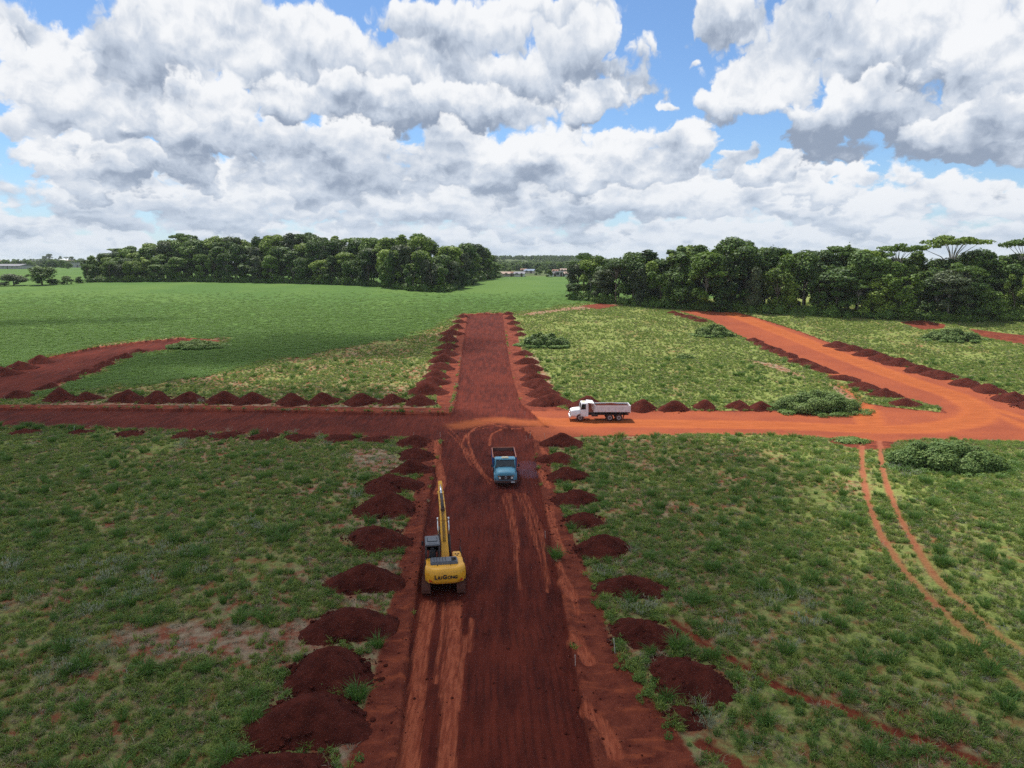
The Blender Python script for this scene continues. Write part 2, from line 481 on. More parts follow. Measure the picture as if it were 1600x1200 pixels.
def sd_mounds(X, Y):
    out = np.full(X.shape, -50.0)
    for (x, y, w) in ALL_M:
        m = (np.abs(X - x) < w + 6) & (np.abs(Y - y) < w + 6)
        if m.any():
            d = w * 0.47 - np.hypot(X[m] - x, (Y[m] - y) * 1.12)
            out[m] = np.maximum(out[m], d)
    return out

# ------------------------------------------------------------------ the sheet of ground
def _axis_y():
    a = [-700, -400, -200, -100, -50, -20, 0, 10, 16]
    ys = list(a)
    y = 20.0
    while y < 480:
        ys.append(y); y *= 1.0046 if y < 130 else 1.0060
    while y < 9000:
        ys.append(y); y *= 1.06
    ys.append(9000.0)
    return np.array(ys)
def _axis_u():
    inner = np.linspace(-0.86, 0.86, 741)
    out = []
    u = 0.86; du = 0.01
    while u < 12:
        u += du; du *= 1.35; out.append(u)
    out = np.array(out)
    return np.concatenate([-out[::-1], inner, out])
ys = _axis_y(); us = _axis_u()
NV, NU = len(ys), len(us)
YY, UU = np.meshgrid(ys, us, indexing='ij')
XX = UU * (np.clip(YY, 20, 500) * 0.93 + 6.0)
far_k = 1 + np.maximum(YY - 500, 0) / 500.0
XX = XX * far_k
X = XX.ravel(); Y = YY.ravel()

sd_bed = region(W_BED, X, Y)
sd_bank = region(W_BANK, X, Y)
sd_clay = region([W_CLAY], X, Y)
sd_red = np.maximum.reduce([region(W_VERGE, X, Y), region(W_RED, X, Y), sd_bank, region(W_DITCH, X, Y, mode='line')])
sd_red = np.maximum(sd_red, np.maximum(sd_bed, sd_clay) + 0.55)
sd_soy = region([W_SOY], X, Y, pad=40)
sd_lane = region(W_LANE, X, Y, mode='line')
sd_rut = region(W_RUT, X, Y, mode='line')
sd_track = region(W_TRACK, X, Y, mode='line')
sd_ditch = region(W_DITCH, X, Y, mode='line')
sd_dry = np.full(X.shape, -50.0)
for P, k in W_DRY:
    d = region([P], X, Y)
    sd_dry = np.maximum(sd_dry, np.where(d > -40, d * 1.0 - (1 - k) * 1.0, -50))
sd_m = sd_mounds(X, Y)
lush = np.clip(sstep(Y, 98, 106) * sstep(X, -5, 5) + 0.8 * sstep(X - 0.25 * Y, 0, 25), 0, 1) + 0.35 * sstep(-X - 0.45 * Y, 0, 20) * (Y < 105)
verge = region(W_VERGE, X, Y)

def relief(X, Y, sd_bed, sd_red, sd_rut, sd_lane, sd_track, sd_ditch, sd_clay, sd_soy, verge):
    near = 1 - sstep(Y, 130, 260)
    
    z = terrain(X, Y)
    z = z + 0.30 * fbm(X, Y, 0.05, 3, 3) * (1 - sstep(Y, 250, 420))
    soil = np.clip(np.maximum(sd_bed, np.maximum(sd_red, sd_clay)), -1, 1)
    rough = np.where(soil > 0, 0.10, 0.16)
    z = z + rough * fbm(X, Y, 0.9, 4, 11, 0.6) * near + 0.07 * fbm(X, Y, 3.5, 2, 14, 0.6) * (1 - sstep(Y, 60, 110))
    # cut bed with a small ridge of spilled earth along its edges
    wob = 0.25 * fbm(X, Y, 0.35, 3, 5)
    s = sd_bed + wob
    z = z - 0.34 * sstep(s, -0.10, 0.22)
    z = z + 0.20 * np.exp(-((s + 0.25) / 0.28) ** 2) * (0.7 + 1.3 * fbm(X, Y, 0.8, 3, 8)) 
    z = z - 0.10 * sstep(sd_clay + wob, -0.3, 0.6)
    # wheel ruts
    r = sd_rut + 0.06 * fbm(X, Y, 1.5, 2, 9)
    z = z - 0.06 * sstep(r, -0.05, 0.12) + 0.045 * np.exp(-((r + 0.10) / 0.10) ** 2)
    z = z - 0.05 * sstep(sd_track, -0.2, 0.2)
    z = z - 0.22 * sstep(sd_ditch, -0.3, 0.25)
    z = z + 0.05 * sstep(verge, 0, 1) * fbm(X * 0.6, Y, 0.6, 3, 21)
    # rolled rows left by the roller on the bed
    rib = np.sin((X + 0.04 * Y + 0.25 * fbm(X, Y, 0.25, 2, 31)) * (2 * math.pi / 0.42))
    z = z + 0.03 * rib * sstep(fbm(X, Y, 0.13, 3, 77), -0.08, 0.16) * sstep(s, 0.3, 0.8) * (1 - sstep(Y, 50, 80)) * (1 - sstep(sd_rut, -0.15, 0.1))
    return z
Z = relief(X, Y, sd_bed, sd_red, sd_rut, sd_lane, sd_track, sd_ditch, sd_clay, sd_soy, verge)

def relief_at(x, y):
    """height of the finished ground at scattered places"""
    x = np.atleast_1d(np.asarray(x, float)); y = np.atleast_1d(np.asarray(y, float))
    v = region(W_VERGE, x, y)
    dt = region(W_DITCH, x, y, mode='line')
    sr = np.maximum.reduce([v, region(W_RED, x, y), region(W_BANK, x, y), dt])
    return relief(x, y, region(W_BED, x, y), sr, region(W_RUT, x, y, mode='line'), None,
                  region(W_TRACK, x, y, mode='line'), dt, region([W_CLAY], x, y), None, v)

# ---- ground material
def std_mat(name, rough=0.9, spec=0.2):
    m = bpy.data.materials.new(name); m.use_nodes = True
    m.node_tree.nodes.clear()
    T = NT(m.node_tree)
    b = T.n('ShaderNodeBsdfPrincipled')
    b.inputs['Roughness'].default_value = rough
    b.inputs['Specular IOR Level'].default_value = spec
    o = T.n('ShaderNodeOutputMaterial')
    T.t.links.new(b.outputs[0], o.inputs[0])
    return m, T, b

def make_ground_mat():
    m, T, b = std_mat("earth_and_turf", 0.95, 0.1)
    pos = T.n('ShaderNodeNewGeometry').outputs['Position']
    n_a = T.noise(pos, 0.9, 5, 0.62)
    n_b = T.noise(pos, 3.5, 5, 0.65)
    n_c = T.noise(pos, 0.12, 4, 0.55)
    n_d = T.noise(pos, 0.035, 3, 0.5)
    jit = T.math('MULTIPLY_ADD', n_a, 1.4, T.math('MULTIPLY_ADD', n_b, 0.5, -0.95))
    def edge(name, j=1.0, w=0.10, off=0.0):
        v = T.math('MULTIPLY_ADD', jit, j, T.attr(name))
        return T.ramp(v, off - w, off + w)
    # vegetated land: straw litter, bare red soil, green ground cover
    straw = T.mix(n_b, (0.20, 0.135, 0.09), (0.38, 0.29, 0.20))
    soil_r = T.mix(n_a, (0.17, 0.045, 0.025), (0.30, 0.095, 0.05))
    bare = T.mix(T.ramp(n_a, 0.38, 0.62), soil_r, straw)
    green = T.mix(T.ramp(n_b, 0.3, 0.7), (0.110, 0.145, 0.036), (0.255, 0.290, 0.080))
    gfac = T.ramp(T.math('ADD', T.math('MULTIPLY', n_a, 0.7), T.math('MULTIPLY_ADD', T.attr('lush'), 0.15, T.math('MULTIPLY', n_c, 0.6))), 0.50, 0.80)
    dry = edge('sd_dry', 1.6, 0.7)
    gfac = T.math('MULTIPLY', gfac, T.math('SUBTRACT', 1.0, T.math('MULTIPLY', dry, 0.92)))
    land = T.mix(gfac, bare, green)
    land = T.mix(T.ramp(T.sep(pos)[1], 380.0, 440.0), land, T.mix(n_c, (0.05, 0.075, 0.028), (0.10, 0.125, 0.045)))
    # crop field
    soy = T.mix(T.ramp(n_d, 0.35, 0.65), (0.074, 0.142, 0.028), (0.098, 0.168, 0.034))
    soy = T.mix(T.ramp(T.noise(pos, 2.6, 6, 0.8), 0.38, 0.60), T.mix(0.30, soy, (0.03, 0.09, 0.02)), soy)
    soyf = T.ramp(T.math('ADD', T.math('MULTIPLY_ADD', jit, 3.0, T.attr('sd_soy')), T.math('MULTIPLY', T.math('SUBTRACT', n_c, 0.5), 14.0)), -1.5, 1.5)
    land = T.mix(soyf, land, soy)
    # trodden red earth
    red = T.mix(T.ramp(n_a, 0.3, 0.7), (0.098, 0.020, 0.012), (0.195, 0.045, 0.023))
    red = T.mix(T.math('MULTIPLY', T.ramp(n_b, 0.58, 0.75), 0.6), red, (0.30, 0.09, 0.045))
    stre = T.noise(T.vmath('MULTIPLY', pos, (0.5, 1.8, 1)), 0.8, 4, 0.6)
    red = T.mix(T.math('MULTIPLY', T.ramp(stre, 0.52, 0.70), 0.55), red, (0.34, 0.080, 0.032))
    c = T.mix(edge('sd_red', 0.7, 0.12), land, red)
    clay = T.mix(T.ramp(n_c, 0.3, 0.7), (0.24, 0.058, 0.027), (0.32, 0.080, 0.031))
    clay = T.mix(T.math('MULTIPLY', T.ramp(n_b, 0.4, 0.7), 0.5), clay, (0.20, 0.045, 0.03))
    lanecol = T.mix(T.ramp(T.noise(T.vmath('MULTIPLY', pos, (0.15, 1.3, 1)), 1.3, 4, 0.6), 0.3, 0.7), (0.36, 0.090, 0.025), (0.45, 0.125, 0.036))
    lanef = T.ramp(T.math('MULTIPLY_ADD', jit, 1.2, T.attr('sd_lane')), -1.3, 0.9)
    clay = T.mix(lanef, clay, lanecol)
    c = T.mix(edge('sd_clay', 0.9, 0.25), c, clay)
    # fresh dark bed
    bedn = T.noise(T.vmath('MULTIPLY', pos, (2.2, 0.35, 1)), 0.7, 5, 0.6)
    bed = T.mix(T.ramp(bedn, 0.3, 0.72), (0.056, 0.0095, 0.0062), (0.122, 0.0215, 0.0118))
    bed = T.mix(T.math('MULTIPLY', T.ramp(n_c, 0.40, 0.66), 0.40), bed, (0.155, 0.028, 0.014))
    pz = T.sep(pos); rl = T.math('SINE', T.math('MULTIPLY', T.math('ADD', T.math('MULTIPLY_ADD', pz[1], 0.04, pz[0]), T.math('MULTIPLY', T.noise(pos, 0.30, 2, 0.5), 0.55)), 14.96))
    rib2 = T.math('MULTIPLY', T.ramp(rl, 0.1, 0.9), T.ramp(T.noise(T.vmath('MULTIPLY', pos, (0.5, 1.2, 1)), 0.5, 4, 0.6), 0.42, 0.62))
    bed = T.mix(T.math('MULTIPLY', rib2, 0.42), bed, (0.030, 0.0075, 0.006))
    bed = T.mix(T.ramp(T.voro(pos, 2.6, 'F1', 0), 0.10, 0.02), bed, (0.05, 0.012, 0.01))
    bf = edge('sd_bed', 0.30, 0.05)
    c = T.mix(bf, c, bed)
    # driven streaks across the junction
    jl = T.ramp(T.math('MULTIPLY_ADD', jit, 0.9, T.attr('sd_lane')), -1.0, 1.5)
    c = T.mix(T.math('MULTIPLY', jl, T.math('MULTIPLY_ADD', bf, -0.25, 1.0)), c, T.mix(0.3, lanecol, red))
    rutcol = T.mix(T.ramp(T.noise(T.vmath('MULTIPLY', pos, (3.0, 0.4, 1)), 2.0, 3, 0.6), 0.35, 0.65), (0.24, 0.052, 0.025), (0.40, 0.105, 0.05))
    sn = T.noise(T.vmath('MULTIPLY', pos, (7.0, 0.22, 1)), 1.0, 4, 0.6)
    rf = T.ramp(T.math('ADD', T.math('MULTIPLY_ADD', T.math('SUBTRACT', sn, 0.5), 0.55, T.attr('sd_rut')), T.math('MULTIPLY', jit, 0.06)), -0.10, 0.16)
    c = T.mix(T.math('MULTIPLY', rf, T.ramp(n_a, 0.15, 0.5, 0.45, 0.85)), c, rutcol)
    trc = T.mix(n_b, (0.24, 0.058, 0.028), (0.37, 0.125, 0.070))
    trf = T.math('MULTIPLY', edge('sd_track', 0.5, 0.2), T.ramp(T.sep(pos)[1], 26.0, 66.0, 0.35, 0.9))
    c = T.mix(trf, c, trc)
    T.t.links.new(c, b.inputs['Base Color'])
    bump = T.n('ShaderNodeBump')
    bump.inputs['Strength'].default_value = 0.9
    bump.inputs['Distance'].default_value = 0.10
    hgt = T.math('MULTIPLY_ADD', T.noise(pos, 7.0, 5, 0.7), 1.0, T.math('MULTIPLY', T.voro(pos, 4.0), -0.3))
    T._set(bump.inputs['Height'], hgt)
    T.t.links.new(bump.outputs[0], b.inputs['Normal'])
    return m
M_GROUND = make_ground_mat()

# split the sheet into its kinds of ground: same surface, shared edges
face_ij = (np.arange(NV - 1)[:, None] * NU + np.arange(NU - 1)[None, :]).ravel()
quads = np.stack([face_ij, face_ij + 1, face_ij + NU + 1, face_ij + NU], 1)
co = np.stack([X, Y, Z], 1)
# smooth normals of the whole sheet
e1 = co[quads[:, 2]] - co[quads[:, 0]]; e2 = co[quads[:, 3]] - co[quads[:, 1]]
fn = np.cross(e1, e2)
vn = np.zeros_like(co)
for k in range(4):
    for c3 in range(3):
        vn[:, c3] += np.bincount(quads[:, k], weights=fn[:, c3], minlength=len(co))
vn /= np.linalg.norm(vn, axis=1)[:, None] + 1e-12
kind = np.zeros(len(quads), int)
q0 = quads[:, 0]
kind[sd_soy[q0] > 0] = 1
kind[np.maximum(sd_red[q0], sd_track[q0]) > 0] = 0
kind[sd_clay[q0] > 0] = 2
kind[region([W_BED[2]], X, Y)[q0] > 0] = 3
kind[np.maximum(region([W_BED[0]], X, Y), region([W_BED[1]], X, Y))[q0] > 0] = 4
kind[region([W_BED[3]], X, Y)[q0] > 0] = 5
attrs = dict(sd_bed=sd_bed, sd_red=sd_red, sd_clay=sd_clay, sd_soy=sd_soy, sd_lane=sd_lane, sd_rut=sd_rut, sd_track=sd_track, sd_dry=sd_dry, lush=lush)

def mesh_np(name, verts, faces, smooth=False):
    """mesh from arrays; faces is (n, k)"""
    me = bpy.data.meshes.new(name)
    n, k = faces.shape
    me.vertices.add(len(verts)); me.vertices.foreach_set('co', np.asarray(verts, np.float32).ravel())
    me.loops.add(n * k); me.loops.foreach_set('vertex_index', faces.astype(np.int32).ravel())
    me.polygons.add(n)
    me.polygons.foreach_set('loop_start', np.arange(0, n * k, k, dtype=np.int32))
    me.polygons.foreach_set('loop_total', np.full(n, k, np.int32))
    me.polygons.foreach_set('use_smooth', np.full(n, smooth, bool))
    me.update(calc_edges=True)
    return me

GROUND_NAMES = {0: ('ground', 'weedy red ground with thin grass and straw litter'), 1: ('crop_field', 'wide smooth green crop field sloping up to the woods'),
                2: ('clay_road', 'bright orange clay road bending round on the right'), 3: ('cross_road', 'dark red side road running level to the left'),
                4: ('dirt_road', 'freshly graded dark red dirt road leading straight away'), 5: ('curved_road', 'dark red curved road at the edge of the crop field')}
for kd, (nm, lab) in GROUND_NAMES.items():
    sel = quads[kind == kd]
    used, inv = np.unique(sel.ravel(), return_inverse=True)
    me = mesh_np(nm, co[used], inv.reshape(-1, 4), True)
    for an, av in attrs.items():
        at = me.attributes.new(an, 'FLOAT', 'POINT')
        at.data.foreach_set('value', np.ascontiguousarray(av[used], np.float32))
    me.materials.append(M_GROUND)
    me.normals_split_custom_set_from_vertices(vn[used].tolist())
    o = bpy.data.objects.new(nm, me)
    COL.objects.link(o)
    o['kind'] = 'structure'
    o['label'] = lab
# ------------------------------------------------------------------ building helpers
def tag(o, label=None, cat=None, group=None, kind=None):
    if label: o['label'] = label
    if cat: o['category'] = cat
    if group: o['group'] = group
    if kind: o['kind'] = kind
    return o

def empty(name, loc, rz=0.0, label=None, cat=None, group=None, tilt=None):
    o = bpy.data.objects.new(name, None)
    o.empty_display_size = 0.3
    COL.objects.link(o)
    o.location = loc
    o.rotation_euler = (tilt[0] if tilt else 0, tilt[1] if tilt else 0, rz)
    return tag(o, label, cat, group)

class MB:
    """collects shapes into one bmesh"""
    def __init__(self):
        self.bm = bmesh.new()
    def _merge(self, b2, M):
        b2.transform(M)
        me = bpy.data.meshes.new("tmp"); b2.to_mesh(me); b2.free()
        self.bm.from_mesh(me); bpy.data.meshes.remove(me)
    def box(self, c, s, rot=(0, 0, 0), bev=0.0, seg=1, taper=None):
        b = bmesh.new()
        bmesh.ops.create_cube(b, size=1.0)
        for v in b.verts:
            v.co.x *= s[0]; v.co.y *= s[1]; v.co.z *= s[2]
            if taper and v.co.z > 0:
                v.co.x *= taper[0]; v.co.y *= taper[1]
        if bev > 0:
            bmesh.ops.bevel(b, geom=list(b.edges), offset=bev, segments=seg, affect='EDGES', clamp_overlap=True)
        from mathutils import Euler
        self._merge(b, Matrix.Translation(c) @ Euler(rot).to_matrix().to_4x4())
        return self
    def cyl(self, a, b_, r, n=12, r2=None, caps=True):
        a = Vector(a); b_ = Vector(b_)
        d = b_ - a
        b = bmesh.new()
        bmesh.ops.create_cone(b, cap_ends=caps, segments=n, radius1=r, radius2=r if r2 is None else r2, depth=d.length)
        for f in b.faces:
            f.smooth = len(f.verts) == 4
        q = d.to_track_quat('Z', 'Y').to_matrix().to_4x4()
        self._merge(b, Matrix.Translation((a + b_) / 2) @ q)
        return self
    def prism(self, pts, lo, hi, axis='y', bev=0.0):
        """pts: outline in the plane across the axis; y: (x,z), x: (y,z), z: (x,y)"""
        b = bmesh.new()
        def p3(p, h):
            return {'y': (p[0], h, p[1]), 'x': (h, p[0], p[1]), 'z': (p[0], p[1], h)}[axis]
        v0 = [b.verts.new(p3(p, lo)) for p in pts]; v1 = [b.verts.new(p3(p, hi)) for p in pts]
        n = len(pts)
        b.faces.new(v0); b.faces.new(v1[::-1])
        for i in range(n):
            b.faces.new((v0[i], v0[(i + 1) % n], v1[(i + 1) % n], v1[i]))
        bmesh.ops.recalc_face_normals(b, faces=list(b.faces))
        if bev > 0:
            bmesh.ops.bevel(b, geom=list(b.edges), offset=bev, segments=2, affect='EDGES', clamp_overlap=True)
        self._merge(b, Matrix.Identity(4))
        return self
    def loft(self, rings, close=True):
        """rings of equal length joined by faces"""
        b = bmesh.new()
        R = [[b.verts.new(p) for p in r] for r in rings]
        n = len(R[0])
        for i in range(len(R) - 1):
            for k in range(n):
                b.faces.new((R[i][k], R[i][(k + 1) % n], R[i + 1][(k + 1) % n], R[i + 1][k])).smooth = True
        if close:
            b.faces.new(R[0][::-1]); b.faces.new(R[-1])
        bmesh.ops.recalc_face_normals(b, faces=list(b.faces))
        self._merge(b, Matrix.Identity(4))
        return self
    def build(self, name, mat, parent=None, label=None, loc=None):
        me = bpy.data.meshes.new(name)
        self.bm.to_mesh(me); self.bm.free()
        me.materials.append(mat)
        o = bpy.data.objects.new(name, me)
        COL.objects.link(o)
        if parent is not None:
            o.parent = parent
        if loc: o.location = loc
        if label: o['label'] = label
        return o

def children(o):
    return [c for c in bpy.data.objects if c.parent == o]

# ------------------------------------------------------------------ plain materials
def paint(name, col, rough=0.45, metal=0.0, dirt=0.25, dirtcol=(0.16, 0.05, 0.03), scale=1.3, spec=0.4):
    m, T, b = std_mat(name, rough, spec)
    co_ = T.n('ShaderNodeTexCoord').outputs['Object']
    n1 = T.noise(co_, scale, 6, 0.65)
    n2 = T.noise(co_, scale * 7, 4, 0.6)
    f = T.math('MULTIPLY', T.ramp(T.math('ADD', T.math('MULTIPLY', n1, 0.7), T.math('MULTIPLY', n2, 0.3)), 0.42, 0.72), dirt)
    low = T.math('MULTIPLY', T.ramp(T.sep(co_)[2], 1.6, 0.3), dirt * 0.9)
    f = T.math('MAXIMUM', f, low)
    c = T.mix(T.math('MULTIPLY', n2, 0.25), col, tuple(x * 0.8 for x in col))
    c = T.mix(f, c, dirtcol)
    T.t.links.new(c, b.inputs['Base Color'])
    b.inputs['Metallic'].default_value = metal
    T._set(b.inputs['Roughness'], T.math('MULTIPLY_ADD', f, 0.5, rough))
    return m
M_YEL = paint("machine_yellow", (0.84, 0.41, 0.03), 0.35, dirt=0.34)
M_GREYP = paint("grey_panel", (0.115, 0.125, 0.145), 0.5, dirt=0.12, dirtcol=(0.2, 0.12, 0.09))
M_DARK = paint("dark_metal", (0.03, 0.03, 0.033), 0.6, dirt=0.5)
M_BLACK = paint("black_rubber", (0.022, 0.021, 0.021), 0.85, dirt=0.45)
M_TRACKM = paint("track_steel", (0.10, 0.055, 0.042), 0.7, dirt=0.7)
M_CHROME = paint("bright_steel", (0.72, 0.74, 0.77), 0.22, metal=0.9, dirt=0.03)
M_WHITE = paint("white_paint", (0.78, 0.79, 0.80), 0.35, dirt=0.10)
M_BODYW = paint("dusty_white_paint", (0.72, 0.70, 0.71), 0.5, dirt=0.26, dirtcol=(0.33, 0.20, 0.17))
M_CREAM = paint("cream_paint", (0.75, 0.66, 0.45), 0.5, dirt=0.1)
M_TEAL = paint("sky_blue_paint", (0.11, 0.34, 0.46), 0.4, dirt=0.28)
M_BLUE = paint("deep_blue_paint", (0.03, 0.11, 0.29), 0.55, dirt=0.55)
M_RIM = paint("wheel_rim_grey", (0.42, 0.40, 0.40), 0.5, dirt=0.25)
M_RUST = paint("rusty_edge", (0.42, 0.16, 0.10), 0.7, dirt=0.4)
M_RED = paint("red_reflector", (0.55, 0.02, 0.02), 0.3, dirt=0.1)
M_LAMP = paint("lamp_glass", (0.75, 0.74, 0.68), 0.15, dirt=0.05)
M_AMBER = paint("amber_glass", (0.7, 0.30, 0.03), 0.2, dirt=0.05)
M_STICK = paint("bleached_wood", (0.62, 0.58, 0.50), 0.8, dirt=0.15)
M_PLATE = paint("plate_grey", (0.6, 0.6, 0.62), 0.5, dirt=0.1)
M_SOILED = paint("soiled_board", (0.13, 0.07, 0.06), 0.8, dirt=0.5)
M_SEAT = paint("seat_cloth", (0.05, 0.05, 0.055), 0.9, dirt=0.1)
def glass_mat():
    m, T, b = std_mat("tinted_glass", 0.06, 0.6)
    b.inputs['Base Color'].default_value = (0.022, 0.028, 0.033, 1)
    b.inputs['Metallic'].default_value = 0.15
    return m
M_GLASS = glass_mat()
def earth_mat():
    m, T, b = std_mat("loose_dark_earth", 0.97, 0.05)
    pos = T.n('ShaderNodeNewGeometry').outputs['Position']
    n1 = T.noise(pos, 1.1, 6, 0.65); n2 = T.noise(pos, 6.0, 4, 0.65)
    c = T.mix(T.ramp(n1, 0.32, 0.68), (0.048, 0.0115, 0.0085), (0.092, 0.021, 0.014))
    c = T.mix(T.math('MULTIPLY', T.ramp(n2, 0.56, 0.74), 0.5), c, (0.16, 0.038, 0.022))
    c = T.mix(T.math('MULTIPLY', T.ramp(T.voro(pos, 5.0), 0.16, 0.02), 0.8), c, (0.03, 0.009, 0.008))
    T.t.links.new(c, b.inputs['Base Color'])
    bump = T.n('ShaderNodeBump'); bump.inputs['Strength'].default_value = 1.0; bump.inputs['Distance'].default_value = 0.09
    T._set(bump.inputs['Height'], T.math('ADD', T.noise(pos, 5.0, 6, 0.7), T.math('MULTIPLY', T.voro(pos, 6.5), -0.5)))
    T.t.links.new(bump.outputs[0], b.inputs['Normal'])
    return m
M_EARTH = earth_mat()

# ------------------------------------------------------------------ excavator (forward = +y)
def rounded_outline(pts, r, n=3):
    out = []
    N = len(pts)
    for i in range(N):
        p0 = Vector(pts[i - 1]); p1 = Vector(pts[i]); p2 = Vector(pts[(i + 1) % N])
        a = (p0 - p1).normalized(); b = (p2 - p1).normalized()
        rr = min(r, (p0 - p1).length * 0.45, (p2 - p1).length * 0.45)
        s, e = p1 + a * rr, p1 + b * rr
        for k in range(n + 1):
            t = k / n
            out.append(tuple((1 - t) ** 2 * s + 2 * t * (1 - t) * p1 + t * t * e))
    return out

def make_excavator():
    ex, ey = ground_at(694, 902)
    z0 = float(relief_at(ex, ey)[0])
    root = empty('excavator', (ex, ey, z0 + 0.02), rad(4.5),
                 'yellow crawler excavator with its long boom raised, standing on the dark road', 'excavator')
    # undercarriage
    m = MB()
    m.box((0, 0, 0.55), (1.5, 2.0, 0.36), bev=0.05)
    m.box((0, 1.0, 0.5), (1.9, 0.4, 0.3), bev=0.04); m.box((0, -1.0, 0.5), (1.9, 0.4, 0.3), bev=0.04)
    m.cyl((0, 0, 0.7), (0, 0, 1.0), 0.62, 24)
    m.build('undercarriage', M_DARK, root)
    for s in (-1, 1):
        tr = empty('crawler_track', (s * 1.22, 0, 0)); tr.parent = root
        L, R = 3.6, 0.41
        f = MB()
        f.box((0, 0, 0.44), (0.34, 3.3, 0.36), bev=0.05)
        for k in range(7):
            f.cyl((-0.22, -1.35 + k * 0.45, 0.19), (0.22, -1.35 + k * 0.45, 0.19), 0.13, 10)
        for yy in (-1.8, 1.8):
            f.cyl((-0.2, yy, 0.43), (0.2, yy, 0.43), 0.34, 18)
            f.cyl((-0.24, yy, 0.43), (0.24, yy, 0.43), 0.13, 12)
        for yy in (-0.7, 0.7):
            f.cyl((-0.12, yy, 0.75), (0.12, yy, 0.75), 0.07, 8)
        fo = f.build('track_frame', M_DARK, tr)
        # shoes
        per = 2 * L + 2 * math.pi * R
        n = 49
        sh = MB().box((0, 0, 0), (0.60, per / n * 0.93, 0.03)).box((0, 0.045, 0.035), (0.60, 0.018, 0.05)).box((0, -0.03, 0.028), (0.60, 0.014, 0.035))
        first = sh.build('track_shoe', M_TRACKM, tr)
        for k in range(n):
            d = k * per / n
            if d < L: p, ang = (-L / 2 + d, -R), 180
            elif d < L + math.pi * R:
                a = (d - L) / R; p = (L / 2 + R * math.sin(a), -R * math.cos(a)); ang = 180 + math.degrees(a)
            elif d < 2 * L + math.pi * R: p, ang = (L / 2 - (d - L - math.pi * R), R), 0
            else:
                a = (d - 2 * L - math.pi * R) / R; p = (-L / 2 - R * math.sin(a), R * math.cos(a)); ang = math.degrees(a)
            o = first if k == 0 else first.copy()
            if k: COL.objects.link(o); o.parent = tr
            o.location = (0, p[0], p[1] + R + 0.05)
            o.rotation_euler = (rad(ang), 0, 0)
    # upper structure turns with the boom
    H = rad(4.0)
    up = Matrix.Rotation(H, 4, 'Z')
    def part(mb, name, mat, label=None, parent=root):
        mb.bm.transform(up) if parent is root else None
        return mb.build(name, mat, parent, label)
    m = MB()   # deck
    m.box((0, -0.25, 1.12), (2.55, 3.6, 0.22), bev=0.04)
    part(m, 'deck', M_DARK)
    # counterweight with rounded back
    n = 12
    rings = []
    for (z, grow) in ((0.98, -0.16), (1.04, -0.03), (1.2, 0.05), (1.55, 0.08), (1.9, 0.02), (2.05, -0.08), (2.09, -0.22)):
        ring = []
        w = 1.38 + grow * 0.5
        for k in range(n + 1):
            t = -1 + 2 * k / n
            x = w * math.copysign(abs(t) ** 0.85, t)
            y = -2.62 - grow + 0.60 * abs(t) ** 3.2
            ring.append((x, y, z))
        ring.append((w, -1.55, z)); ring.append((-w, -1.55, z))
        rings.append(ring)
    m = MB().loft(rings)
    cw = part(m, 'counterweight', M_YEL)
    # sloping shoulders moulded in the counterweight
    for s in (-1, 1):
        m = MB().box((s * 1.17, -2.36, 1.40), (0.34, 0.10, 0.66), (0, s * rad(22), s * rad(30)), bev=0.05, seg=2)
        m.bm.transform(up); m.build('shoulder_relief', M_YEL, cw)
    for s in (-1, 1):
        m = MB().prism([(-0.13, 0), (0.13, 0), (0.13 * s, 0.16)], -0.01, 0.01, 'y')
        m.bm.transform(up @ Matrix.Translation((s * 1.03, -2.560, 1.22)) @ Matrix.Rotation(s * rad(24), 4, 'Z'))
        m.build('reflector', M_RED, cw)
    # lettering in capitals, the first letter and the second word's first one taller
    lm = bmesh.new(); xcur = 0.0
    for txt, size in (("L", 0.40), ("IU", 0.30), ("G", 0.40), ("ONG", 0.30)):
        cu = bpy.data.curves.new('lettering', 'FONT')
        cu.body = txt; cu.size = size; cu.extrude = 0.010; cu.offset = 0.016 * size / 0.36
        tmp = bpy.data.objects.new('tmp_text', cu); COL.objects.link(tmp)
        dg = bpy.context.evaluated_depsgraph_get()
        me = bpy.data.meshes.new_from_object(tmp.evaluated_get(dg))
        bpy.data.objects.remove(tmp)
        x_min = min(v.co.x for v in me.vertices); x_max = max(v.co.x for v in me.vertices)
        me.transform(Matrix.Translation((xcur - x_min, 0, 0)))
        xcur += x_max - x_min + 0.045
        lm.from_mesh(me); bpy.data.meshes.remove(me)
    me = bpy.data.meshes.new('lettering'); lm.to_mesh(me); lm.free()
    me.transform(up @ Matrix.Translation((0.03, -2.712, 1.44)) @ Matrix.Rotation(rad(88), 4, 'X') @ Matrix.Translation((-xcur / 2, 0, 0)))
    me.materials.append(M_BLACK)
    lo = bpy.data.objects.new('lettering', me); COL.objects.link(lo); lo.parent = cw
    # engine housing
    m = MB(); m.box((0.0, -1.0, 1.62), (2.60, 1.15, 0.84), bev=0.05, seg=2)
    eb = part(m, 'engine_housing', M_YEL)
    for yy in (-1.3, -1.0, -0.7):
        for s in (-1, 1):
            mm = MB().box((s * 1.305, yy, 1.62), (0.02, 0.22, 0.5), bev=0.004); mm.bm.transform(up); mm.build('side_grille', M_DARK, eb)
    m = MB(); m.box((-0.05, -1.32, 2.16), (1.95, 0.98, 0.26), bev=0.06, seg=2, taper=(0.96, 0.92))
    hd = part(m, 'engine_hood', M_GREYP)
    m = MB()
    for k in range(5): m.box((-0.75 + k * 0.2, -1.32, 2.298), (0.02, 0.7, 0.02))
    for k in range(4): m.box((0.62, -1.12 - k * 0.06, 2.30), (0.34, 0.025, 0.02))
    m.box((0.62, -1.55, 2.31), (0.34, 0.14, 0.04), (0, 0, 0.3)); m.cyl((0.5, -1.5, 2.3), (0.74, -1.44, 2.40), 0.06, 10)
